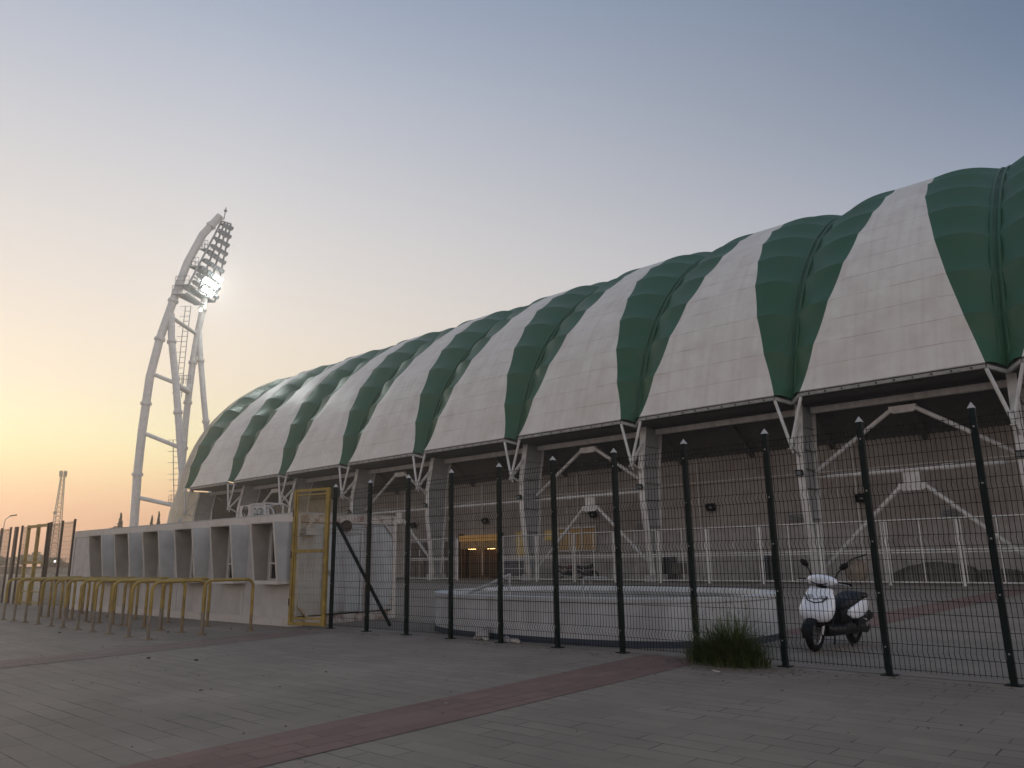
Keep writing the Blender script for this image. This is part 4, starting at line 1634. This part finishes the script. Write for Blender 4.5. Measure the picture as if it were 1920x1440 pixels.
CL = [(-4.45, 8.90, 0.21, 0.12, 0.74, 950), (-4.72, 8.92, 0.17, 0.11, 0.62, 560), (-4.98, 8.98, 0.12, 0.10, 0.42, 300), (-4.62, 8.80, 0.26, 0.09, 0.40, 330), (-4.22, 9.02, 0.12, 0.10, 0.44, 220)]
for cx_, cy_, sx_, sy_, hh_, nn_ in CL:
    for i in range(nn_):
        gx, gy = gr.gauss(0, 0.55), gr.gauss(0, 0.55)
        q = min(1.6, sqrt(gx * gx + gy * gy))
        x, y = cx_ + sx_ * gx, cy_ + sy_ * gy
        a = math.atan2(gy, gx) + gr.gauss(0, 0.7)
        L = hh_ * gr.uniform(0.45, 1.12) * (1.08 - 0.32 * q)
        blade(mb if gr.random() > 0.10 else dryb, x, y, max(L, 0.08), a, min(1.3, 0.15 + 0.45 * q + abs(gr.gauss(0, 0.25))), gr.uniform(0.0028, 0.0065))
for i in range(55):
    a = gr.uniform(0, 2 * pi)
    x = -4.66 + 0.40 * gr.uniform(-1, 1)
    y = 8.92 + 0.12 * gr.uniform(-1, 1)
    L = gr.uniform(0.65, 0.98)
    tip = blade(mb, x, y, L, a, gr.uniform(0.1, 0.5), 0.0018)
    for j in range(7):
        p = tip + Vector((gr.uniform(-0.012, 0.012), gr.uniform(-0.012, 0.012), -0.016 * j))
        n = len(sd_.v)
        d = Vector((gr.uniform(-1, 1), gr.uniform(-1, 1), 1.2)).normalized() * 0.03
        s2 = Vector((gr.uniform(-1, 1), gr.uniform(-1, 1), 0)).normalized() * 0.003
        sd_.v += [tuple(p - s2), tuple(p + s2), tuple(p + d)]
        sd_.f.append((n, n + 1, n + 2))
build('blades', mb, M['grass'], gt, (-4.62, 8.93, 0))
build('dry_blades', dryb, M['drygrass'], gt, (-4.62, 8.93, 0))
build('seed_heads', sd_, M['seedhead'], gt, (-4.62, 8.93, 0))
mb = MB()
mb.ball((-4.6, 8.93, -0.03), 0.55, 0.24, 0.07, 24, 8)
build('soil_mound', mb, M['tarp'], gt, (-4.62, 8.93, 0))

# ------------------------------------------------------------------ litter
def lump(rnd, amp):
    ph = [rnd.uniform(0, 6) for _ in range(6)]
    return lambda d: 1 + amp * (sin(11 * d.x / 0.1 * 0.4 + ph[0]) + sin(9 * d.y / 0.1 * 0.5 + ph[1]) + sin(13 * d.z / 0.1 * 0.5 + ph[2])) / 3


lr = random.Random(4)
mb = MB()
for bx, by, bz, br in ((-9.20, 9.36, 0.07, 0.085), (-9.12, 9.37, 0.09, 0.08), (-9.17, 9.40, 0.14, 0.06), (-9.06, 9.35, 0.05, 0.06), (-9.25, 9.33, 0.04, 0.05), (-9.10, 9.42, 0.15, 0.05)):
    n0 = len(mb.v)
    mb.ball((bx, by, bz), br, br * 0.9, br * 0.85, 11, 8)
    mb.v[n0:] = [(x + lr.gauss(0, 0.011), y + lr.gauss(0, 0.011), max(0.003, z + lr.gauss(0, 0.011))) for x, y, z in mb.v[n0:]]
tag(build('rubbish_bag', mb, M['bag'], angle=18), 'crumpled white rubbish bag on the ground behind the mesh fence', 'rubbish bag')
mb = MB()
mb.ball((-8.56, 9.33, 0.04), 0.07, 0.05, 0.045, 12, 8)
mb.v = [(x + lr.gauss(0, 0.010), y + lr.gauss(0, 0.010), max(0.003, z + lr.gauss(0, 0.010))) for x, y, z in mb.v]
tag(build('crumpled_paper', mb, M['bag'], angle=18), 'smaller crumpled scrap lying right of the white rubbish bag', 'litter')
mb = MB()
mb.tube((-8.42, 9.30, 0.04), (-8.27, 9.27, 0.04), 0.035, 12)
tag(build('paper_cup', mb, M['paper']), 'pale paper cup lying by the fence foot right of the rubbish', 'cup')
mb = MB()
mb.obox((-4.42, 8.36, 0.008), (0.055, -0.03, 0), (0.004, 0.008, 0), (0, 0, 0.005))
tag(build('paper_stick', mb, M['paper']), 'thin white stick lying on the pavers in front of the grass clump', 'litter')
for i, (x, y) in enumerate(((-15.3, 6.9), (-11.4, 4.9), (-14.9, 8.0), (-17.2, 5.6), (-10.6, 5.2))):
    mb = MB()
    mb.ball((x, y, 0.010), 0.034, 0.024, 0.012, 10, 6, lump(lr, 0.4))
    tag(build('dry_leaf', mb, M['darkbrown']), 'small dark dry leaf lying on the grey plaza pavers', 'leaf', 'dry leaves on the plaza')


gq = random.Random(31)
mb = MB()
for i in range(900):
    k = gq.random()
    if k < 0.45:
        x, y = gq.uniform(-13, 1), 9.05 - abs(gq.gauss(0, 0.16))
    elif k < 0.6:
        x, y = gq.gauss(-4.6, 0.6), 8.75 - abs(gq.gauss(0, 0.25))
    elif k < 0.75:
        x, y = gq.uniform(-22, -13), 8.85 - abs(gq.gauss(0, 0.25))
    else:
        x, y = gq.uniform(-16, 1), gq.uniform(1.5, 9)
    s_ = gq.uniform(0.003, 0.010) * (1.5 if gq.random() < 0.08 else 1)
    a = gq.uniform(0, pi)
    d1, d2 = Vector((cos(a), sin(a), 0)) * s_, Vector((-sin(a), cos(a), 0)) * s_ * gq.uniform(0.25, 0.8)
    mb.obox((x, y, 0.004 + s_ * 0.3), d1, d2, Vector((0, 0, s_ * 0.3)))
tag(build('grit', mb, M['darkgrit']), 'fine dark grit and dry bits scattered over the paving', 'grit', kind='stuff')

# ------------------------------------------------------------------ things behind the white fence
def motorbike(x, y, rz, m, label):
    t = thing('motorbike', label, 'motorbike', (x, y, 0.006), rz)
    for xx in (-0.63, 0.63):
        mb = MB()
        mb.torus((xx, 0, 0.29), (0, 1, 0), 0.235, 0.055, 28, 8)
        ty = build('wheel', mb, M['rubber'], t)
        mb = MB()
        for q in range(6):
            an = q * pi / 3
            mb.tube((xx, 0, 0.29), (xx + 0.21 * cos(an), 0, 0.29 + 0.21 * sin(an)), 0.012, 5)
        build('rim', mb, M['alloy'], ty)
    mb = MB()
    mb.loft([xring(a, b, c, d, 14, 2.5) for a, b, c, d in ((0.42, 0.72, 0.05, 0.06), (0.30, 0.76, 0.13, 0.12), (0.05, 0.74, 0.14, 0.12), (-0.12, 0.68, 0.09, 0.08))])
    mb.loft([xring(a, b, c, d, 14, 2.5) for a, b, c, d in ((-0.35, 0.66, 0.10, 0.06), (-0.6, 0.72, 0.10, 0.06), (-0.85, 0.78, 0.05, 0.04))])
    build('body', mb, m, t)
    mb = MB()
    mb.loft([xring(a, b, c, d, 14, 2.5) for a, b, c, d in ((0.0, 0.76, 0.08, 0.04), (-0.3, 0.77, 0.14, 0.05), (-0.75, 0.83, 0.10, 0.05))])
    build('seat', mb, M['seat'], t)
    mb = MB()
    mb.loft([xring(a, b, c, d, 12, 2.8) for a, b, c, d in ((0.35, 0.42, 0.12, 0.16), (0.0, 0.40, 0.16, 0.18), (-0.3, 0.38, 0.12, 0.12))])
    mb.path([(0.63, 0.1, 0.29), (0.40, 0.1, 0.92)], 0.025, 8)
    mb.path([(0.63, -0.1, 0.29), (0.40, -0.1, 0.92)], 0.025, 8)
    mb.path([(-0.63, 0.1, 0.29), (-0.1, 0.1, 0.35)], 0.025, 8)
    build('engine', mb, M['black'], t)
    mb = MB()
    mb.path([(0.25, -0.36, 1.0), (0.38, -0.12, 0.98), (0.38, 0.12, 0.98), (0.25, 0.36, 1.0)], 0.016, 8)
    mb.ball((0.46, 0, 0.86), 0.07, 0.09, 0.09, 12, 8)
    build('handlebar', mb, M['black'], t)
    mb = MB()
    mb.path([(0.2, -0.14, 0.25), (-0.3, -0.17, 0.26), (-0.85, -0.2, 0.42)], [0.02, 0.035, 0.045], 8)
    build('exhaust', mb, M['alloy'], t)


motorbike(-28.55, 36.6, 0.25, M['maroon'], 'maroon motorbike parked behind the white fence under the amber window')
motorbike(-27.0, 36.3, -0.1, M['black'], 'black motorbike parked right of the maroon one behind the white fence')
cg = thing('storage_cage', 'dark blue grey storage cage behind the white fence right of the entrance', 'cage', (-32.6, 36.6, 0))
mb = MB()
for x in (-33.7, -31.65):
    for y in (36.2, 37.0):
        mb.box(x - 0.04, x + 0.04, y - 0.04, y + 0.04, 0, 1.25)
for z in (0.2, 0.7, 1.2):
    for y in (36.2, 37.0):
        mb.box(-33.66, -31.69, y - 0.03, y + 0.03, z - 0.03, z + 0.03)
build('frame', mb, M['cap'], cg, (-32.6, 36.6, 0))
mb = MB()
mb.box(-33.6, -31.75, 36.26, 36.94, 0.14, 1.16)
build('bin_body', mb, M['cage'], cg, (-32.6, 36.6, 0))
for x0_, x1_, lab in ((-16.65, -15.85, 'black slatted cabinet standing behind the white fence left of the scooter'), (-22.35, -21.55, 'dark cabinet with a small side box by the third column behind the white fence')):
    c = thing('cabinet', lab, 'cabinet', ((x0_ + x1_) / 2, 36.9, 0))
    O = ((x0_ + x1_) / 2, 36.9, 0)
    mb = MB()
    mb.box(x0_, x1_, 36.6, 37.2, 0.06, 1.28)
    for xx in (x0_ + 0.05, x1_ - 0.05):
        mb.box(xx - 0.04, xx + 0.04, 36.65, 37.15, 0, 0.059)
    build('casing', mb, M['cage'], c, O)
    mb = MB()
    for q in range(10):
        mb.box(x0_ + 0.06, x1_ - 0.06, 36.57, 36.598, 0.2 + q * 0.1, 0.24 + q * 0.1)
    build('louvre', mb, M['black'], c, O)
mb = MB()
mb.box(-21.5, -20.9, 36.6, 37.1, 0.4, 0.95)
mb.box(-21.25, -21.15, 36.8, 36.9, 0.0, 0.4)
tag(build('meter_box', mb, M['tarp']), 'small dark box on a leg beside the dark cabinet by the column', 'box')
sk = thing('cloth_bundle', 'tan cloth bundle with a dark stick leaning behind the scooter', 'bundle', (-11.95, 36.4, 0))
mb = MB()
mb.ball((-11.95, 36.4, 0.52), 0.52, 0.32, 0.52, 24, 14, lump(lr, 0.16))
build('cloth', mb, M['sack'], sk, (-11.95, 36.4, 0))
mb = MB()
mb.path([(-12.6, 36.2, 0.62), (-12.0, 36.05, 1.05), (-11.3, 36.0, 1.25)], 0.035, 7)
build('stick', mb, M['black'], sk, (-11.95, 36.4, 0))
mb = MB()
mb.ball((-8.9, 37.4, 0.05), 1.9, 0.8, 0.8, 30, 16, lump(lr, 0.10))
mb.ball((-6.6, 37.6, 0.05), 1.2, 0.6, 0.55, 24, 12, lump(lr, 0.12))
tag(build('covered_heap', mb, M['tarp']), 'low dark tarpaulin covered heap against the stadium wall at the right', 'heap')

# ------------------------------------------------------------------ floodlight mast
mast = thing('floodlight_mast', 'tall white tubular floodlight mast with lit lamps behind the stadium end', 'floodlight mast', (-89.5, 39.5, 0))
MO = (-89.5, 39.5, 0)
A_ = [(-91.1, 36.3, 0), (-91.09, 36.15, 4.78), (-91.06, 35.95, 11.29), (-90.93, 35.95, 16.48), (-90.7, 36.15, 23.06), (-90.31, 36.75, 28.03), (-89.74, 37.75, 33.21), (-89.18, 38.75, 38.03), (-88.47, 40.07, 42.06), (-87.56, 41.74, 44.91)]
B_ = [(-89.8, 37.6, 31.2), (-89.37, 37.75, 27.83), (-88.54, 38.38, 22.41), (-87.42, 39.18, 13.89), (-86.28, 39.8, 6.77), (-85.5, 40.3, 0)]
C_ = [(-91.59, 42.56, 36.35), (-91.70, 42.31, 33.02), (-91.85, 42.0, 29.89), (-91.97, 41.78, 26.53), (-92.04, 41.6, 21.67), (-92.07, 41.52, 17.92), (-92.05, 41.56, 13.27), (-92.0, 41.67, 7.11), (-92.0, 41.7, 0)]
D_ = [(-91.8, 42.11, 30.6), (-91.42, 42.46, 26.78), (-90.82, 43.03, 21.35), (-90.22, 43.59, 16.59), (-89.6, 44.41, 9.34), (-89.0, 45.2, 0)]


def interp(P, z):
    for a, b in zip(P[:-1], P[1:]):
        lo, hi = (a, b) if a[2] < b[2] else (b, a)
        if lo[2] <= z <= hi[2]:
            t = (z - lo[2]) / (hi[2] - lo[2])
            return Vector(lo).lerp(Vector(hi), t), (Vector(hi) - Vector(lo)).normalized()
    return Vector(P[-1]), Vector((0, 0, 1))


for nm, P, R, fl_z in (('main_leg', A_, 0.48, (11.5, 19.9, 27.9, 32.9, 43.4)), ('leg', B_, 0.41, (27.6, 18.8, 9.0)), ('leg', C_, 0.40, (33.4, 26.2, 21.0, 15.2)), ('leg', D_, 0.35, (26.5, 18.6))):
    mb = MB()
    mb.path(P, R, 16)
    lg = build(nm, mb, M['mast'], mast, MO)
    for z in fl_z:
        mb = MB()
        p, d = interp(P, z)
        mb.tube(p - d * 0.16, p + d * 0.16, R * 1.32, 16)
        build('flange', mb, M['mast'], lg, MO)
for i, (a, b) in enumerate([((-89.64, 37.84, 30.64), (-91.91, 41.87, 30.02)), ((-90.5, 36.5, 23.49), (-88.7, 38.24, 22.46)), ((-88.52, 38.67, 22.06), (-92.06, 41.54, 22.42)), ((-90.8, 36.3, 16.31), (-87.74, 38.95, 14.66)), ((-90.98, 36.3, 8.84), (-86.53, 39.68, 7.57))]):
    mb = MB()
    mb.tube(a, b, 0.38 if i == 2 else 0.24, 12)
    build('strut', mb, M['mast'], mast, MO)
# ladders
for P in ([(-92.1, 40.62, 33.5), (-92.14, 40.5, 28.77), (-92.16, 40.45, 24.59), (-92.16, 40.44, 21.51)], [(-88.0, 38.75, 15.5), (-87.45, 38.95, 10.79), (-86.75, 39.3, 5)]):
    mb = MB()
    for a, b in zip(P[:-1], P[1:]):
        a, b = Vector(a), Vector(b)
        L = (b - a).length
        sdv = Vector((0.28, 0.22, 0))
        mb.path([a - sdv, b - sdv], 0.05, 5)
        mb.path([a + sdv, b + sdv], 0.05, 5)
        n = int(L / 0.6)
        for q in range(n):
            p = a.lerp(b, q / n)
            mb.path([p - sdv, p + sdv], 0.035, 4)
            if q % 2 == 0:
                back = Vector((-0.5, -0.4, 0))
                mb.path([p - sdv, p - sdv + back, p + sdv + back, p + sdv], 0.03, 4)
    build('ladder', mb, M['web_steel'], mast, MO)
# lamp board
BL, BR, TR, TL = (Vector(v) for v in ((-87.95, 38.6, 34.8), (-92.6, 44.3, 35.1), (-89.48, 44.19, 45.24), (-88.0, 42.2, 44.5)))
bn = ((BR - BL).cross(TL - BL)).normalized()
if bn.dot(Vector((1, 1, 0))) < 0:
    bn = -bn


def bd(u, v):
    return BL.lerp(BR, u).lerp(TL.lerp(TR, u), v)


mb = MB()
for q in range(9):
    v = q / 8
    mb.bar(bd(0, v), bd(1, v), 0.16, 0.16)
for u in (0, 0.34, 0.67, 1):
    mb.bar(bd(u, 0), bd(u, 1), 0.18, 0.18, side=bn)
build('lamp_frame', mb, M['web_steel'], mast, MO)
dr_ = (bn + Vector((0, 0, -0.45))).normalized()
for q in range(9):
    v = (q + 0.5) / 9
    n = max(3, int(round(9 * (1 - v) + 3.5 * v)))
    for i in range(n):
        p = bd((i + 0.5) / n, v) + bn * 0.35
        hs = MB()
        hs.tube(p - dr_ * 0.28, p + dr_ * 0.10, 0.20, 10, r1=0.34)
        hs.bar(p - bn * 0.38 - dr_ * 0.1, p - dr_ * 0.1, 0.08, 0.08)
        ho_ = build('lamp_housing', hs, M['lamp_off'], mast, MO)
        lens = MB()
        lens.tube(p + dr_ * 0.105, p + dr_ * 0.13, 0.31, 12)
        lit = (q == 1 and 2 <= i <= 6) or (q == 2 and 4 <= i <= 6) or (q == 0 and 3 <= i <= 6)
        build('lit_lamp' if lit else 'lamp', lens, M['lamp_on'] if lit else M['lens'], ho_, MO)
# platforms with rails
for v, ext, u1 in ((-0.10, 2.0, 0.62), (0.0, 1.7, 1.0), (0.28, 1.4, 0.75), (0.55, 1.1, 0.7)):
    a = bd(0, max(v, 0)) + Vector((0, 0, min(v, 0) * 12))
    b = bd(u1, max(v, 0)) + Vector((0, 0, min(v, 0) * 12))
    inn = Vector((-bn.x, -bn.y, 0)).normalized() * ext
    mb = MB()
    nb = 9
    for q in range(nb):
        t0 = q / nb
        mb.bar(a + inn * t0, b + inn * t0 * (0.7), 0.12, 0.05)
    mb.bar(a, a + inn, 0.12, 0.12)
    mb.bar(b, b + inn * 0.7, 0.12, 0.12)
    for q in range(6):
        p = (a + inn).lerp(b + inn * 0.7, q / 5)
        mb.path([p, p + Vector((0, 0, 1.15))], 0.035, 4)
    for h in (0.6, 1.15):
        mb.path([a + Vector((0, 0, h)), a + inn + Vector((0, 0, h)), b + inn * 0.7 + Vector((0, 0, h))], 0.035, 4)
    for q in range(3):
        p = a.lerp(a + inn, q / 3)
        mb.path([p, p + Vector((0, 0, 1.15))], 0.035, 4)
    build('platform', mb, M['web_steel'], mast, MO)
for z in (22.45, 7.75):
    mb = MB()
    for q in range(7):
        c0 = Vector((-89.9, 39.9, z + 0.3)) if z > 20 else Vector((-87.3, 39.0, z + 0.2))
        t = q / 6
        p = c0 + Vector((-1.4 * (t - 0.5), -1.0 * (t - 0.5), 0))
        mb.path([p, p + Vector((0, 0, 1.1))], 0.035, 4)
    for h in (0.55, 1.1):
        mb.path([c0 + Vector((-0.7, -0.5, h)), c0 + Vector((0.7, 0.5, h))], 0.035, 4)
    build('walkway_rail', mb, M['web_steel'], mast, MO)
mb = MB()
mb.path([(-87.7, 42.3, 44.6), (-87.7, 42.5, 46.4)], 0.07, 6)
mb.tube((-87.7, 42.45, 45.85), (-87.7, 42.45, 46.0), 0.22, 8)
build('lightning_rod', mb, M['web_steel'], mast, MO)
mb = MB()
mb.ball((-90.6, 41.6, 32.9), 0.22, 0.22, 0.22, 10, 8)
build('beacon', mb, M['lamp_small'], mast, MO)

# ------------------------------------------------------------------ far things on the left
ct = thing('radio_tower', 'slender brown lattice radio tower in the distance at the left', 'radio tower', (-210.1, 65.0, 0))
CO = (-210.1, 65.0, 0)
mb = MB()
H_ = 24.0
N_ = 22
cor = []
for q in range(N_ + 1):
    t = q / N_
    hw = 1.15 * (1 - t) + 0.34 * t
    dx = 0.0
    cor.append([(CO[0] + sx * hw, CO[1] + sy * hw, H_ * t) for sx, sy in ((-1, -1), (1, -1), (1, 1), (-1, 1))])
for i in range(4):
    mb.path([c[i] for c in cor], 0.10, 4)
for q in range(N_):
    for i in range(4):
        j = (i + 1) % 4
        mb.path([cor[q][i], cor[q + 1][j]], 0.05, 3)
        mb.path([cor[q + 1][i], cor[q + 1][j]], 0.05, 3)
build('lattice', mb, M['lattice'], ct, CO)
mb = MB()
for q in range(6):
    an = q * pi / 3
    mb.box(CO[0] + 0.75 * cos(an) - 0.1, CO[0] + 0.75 * cos(an) + 0.1, CO[1] + 0.75 * sin(an) - 0.1, CO[1] + 0.75 * sin(an) + 0.1, 23.0, 24.5)
    mb.path([(CO[0], CO[1], 23.7), (CO[0] + 0.75 * cos(an), CO[1] + 0.75 * sin(an), 23.7)], 0.05, 4)
build('antenna', mb, M['lattice'], ct, CO)
mb = MB()
mb.tube((CO[0] + 0.9, CO[1] - 0.9, 14.0), (CO[0] + 1.2, CO[1] - 1.2, 14.0), 0.4, 12)
build('dish', mb, M['lattice'], ct, CO)

sl_ = thing('street_lamp', 'curved street lamp at the far left edge of the plaza', 'street lamp', (-87.2, 22.3, 0))
mb = MB()
mb.path([(-87.2, 22.3, 0), (-87.2, 22.3, 5.2), (-87.18, 22.35, 5.8), (-87.1, 22.75, 6.15)], [0.05, 0.04, 0.035, 0.03], 8)
build('pole', mb, M['web_steel'], sl_, (-87.2, 22.3, 0))
mb = MB()
mb.obox((-87.07, 22.95, 6.2), (0.1, 0.28, 0.06), (0.09, -0.03, 0), (0, -0.01, 0.05))
build('lamp_head', mb, M['far_dark'], sl_, (-87.2, 22.3, 0))


def leafy(mb, c, rx, ry, rz, n, size, rnd):
    for _ in range(n):
        while True:
            d = Vector((rnd.uniform(-1, 1), rnd.uniform(-1, 1), rnd.uniform(-1, 1)))
            if d.length < 1:
                break
        d = d * (0.55 + 0.45 * rnd.random())
        p = Vector(c) + Vector((d.x * rx, d.y * ry, d.z * rz))
        a = Vector((rnd.uniform(-1, 1), rnd.uniform(-1, 1), rnd.uniform(-1, 1))).normalized()
        b = a.orthogonal().normalized()
        s = size * rnd.uniform(0.6, 1.4)
        mb.quad(p - a * s, p - b * s * 0.6, p + a * s, p + b * s * 0.6)


tr = random.Random(21)
for i, (x, y, h, lab) in enumerate(((-112.1, 42.6, 8.1, 'broad cypress top left of the floodlight mast foot behind the container'), (-110.7, 46.3, 7.75, 'shorter of the two slim cypress tops right of the mast foot'), (-110.4, 47.1, 8.3, 'taller slim cypress top next to the stadium end'))):
    t = thing('cypress_tree', lab, 'tree', (x, y, 0), 0, 'cypress trees behind the container')
    mb = MB()
    mb.path([(x, y, 0), (x, y, h * 0.8)], [0.16, 0.04], 8)
    build('trunk', mb, M['bark'], t, (x, y, 0))
    mb = MB()
    for q in range(24):
        v = q / 23
        w_ = (1.5 if i == 0 else 0.95) * (sin(pi * min(1, v * 0.92 + 0.08)) ** 0.8) * (1.05 - 0.75 * v) + 0.05
        leafy(mb, (x + tr.uniform(-0.06, 0.06), y, 0.6 + (h - 0.6) * v), w_, w_, 0.4, 110, 0.11, tr)
    if i == 0:
        leafy(mb, (x - 0.3, y - 0.65, 6.0), 0.5, 0.6, 0.6, 260, 0.12, tr)
    build('crown', mb, M['cypress'], t, (x, y, 0))
tree_spots = [(-184, 46.6, 3.6), (-185.5, 49.2, 3.4), (-183, 51.2, 4.2), (-182.4, 53.4, 4.7), (-184, 55.2, 3.9), (-183, 57.2, 3.4), (-186, 43.6, 3.7), (-187, 40.5, 4.1)]
tlabs = ['low round tree behind the street lamp', 'low dark tree seen between two brown fence posts', 'taller dark tree left of the yellow gate frame', 'tallest of the far dark trees seen through the yellow gate', 'dark tree left of the radio tower foot', 'low tree right of the radio tower foot', 'far dark tree at the left picture edge', 'far tree beyond the left picture edge']
for (x, y, h), lab in zip(tree_spots, tlabs):
    t = thing('far_tree', lab, 'tree', (x, y, 0), 0, 'trees on the far side of the plaza')
    mb = MB()
    mb.path([(x, y, 0), (x + 0.1, y, h * 0.6)], [0.2, 0.1], 7)
    mb.path([(x, y, h * 0.3), (x + 0.5, y + 0.6, h * 0.65)], [0.1, 0.05], 5)
    mb.path([(x, y, h * 0.3), (x - 0.3, y - 0.7, h * 0.65)], [0.1, 0.05], 5)
    build('trunk', mb, M['bark'], t, (x, y, 0))
    mb = MB()
    for q in range(9):
        an = q * 2.4
        leafy(mb, (x + 1.0 * cos(an) * (q / 9), y + 1.0 * sin(an) * (q / 9) * 1.3, h * 0.62 + tr.uniform(-0.5, 0.7)), 0.9, 1.0, 0.7, 200, 0.2, tr)
    build('crown', mb, M['foliage'], t, (x, y, 0))

fb = thing('far_shed', 'long low dark roofed shed with a pale wall beyond the left fence', 'shed', (-143.5, 47, 0))
FBO = (-143.5, 47, 0)
mb = MB()
mb.box(-147, -143.5, 41.0, 66, 0.0, 1.05)
build('wall', mb, M['far_wall'], fb, FBO)
mb = MB()
mb.box(-147.4, -143.0, 43.8, 66, 1.06, 1.75)
mb.box(-147.4, -143.0, 38, 43.7, 0.9, 1.2)
build('roof', mb, M['far_dark'], fb, FBO)
mb = MB()
for y in (44.6, 46.1, 47.6, 49.1):
    mb.box(-143.49, -143.40, y, y + 1.1, 0.05, 0.9)
build('door', mb, M['web_steel'], fb, FBO)
mb = MB()
mb.path([(-142.9, 44.2, 1.76), (-142.9, 66, 1.76)], 0.03, 4)
mb.path([(-142.9, 44.2, 2.5), (-142.9, 66, 2.5)], 0.05, 4)
for q in range(12):
    y = 44.2 + q * 1.9
    mb.path([(-142.9, y, 1.75), (-142.9, y, 2.5)], 0.05, 4)
build('roof_rail', mb, M['far_dark'], fb, FBO)
mb = MB()
mb.ball((-142.6, 44.45, 2.0), 0.14, 0.14, 0.14, 10, 8)
lp_ = MB()
lp_.path([(-142.6, 44.45, 0), (-142.6, 44.45, 1.9)], 0.04, 5)
lpo = tag(build('lamp_post', lp_, M['far_dark']), 'small lit white lamp on a post near the foot of the radio tower', 'lamp')
build('lamp', mb, M['lamp_small'], lpo)
hw = thing('far_wall', 'long low brown wall along the far side of the plaza at the left', 'wall', (-155, 38, 0))
mb = MB()
mb.box(-155.3, -155, 10, 43.5, 0, 1.25)
build('wall_face', mb, M['far_dark'], hw, (-155, 38, 0))
mb = MB()
mb.box(-155.35, -154.95, 10, 43.5, 1.25, 1.32)
build('coping', mb, M['far_wall'], hw, (-155, 38, 0))

# ------------------------------------------------------------------ haze
mb = MB()
mb.box(-225, 45, -40, 112, -1.0, 52)
hz = build('haze', mb, bpy.data.materials.new('haze_air'), None, None, smooth=False)
hm = hz.data.materials[0]
hm.use_nodes = True
hm.node_tree.nodes.clear()
ho = hm.node_tree.nodes.new('ShaderNodeOutputMaterial')
hp = hm.node_tree.nodes.new('ShaderNodeVolumePrincipled')
hp.inputs['Color'].default_value = (0.97, 0.96, 0.94, 1)
hp.inputs['Density'].default_value = 0.0015
hp.inputs['Anisotropy'].default_value = 0.74
hm.node_tree.links.new(hp.outputs[0], ho.inputs['Volume'])
hz['kind'] = 'stuff'
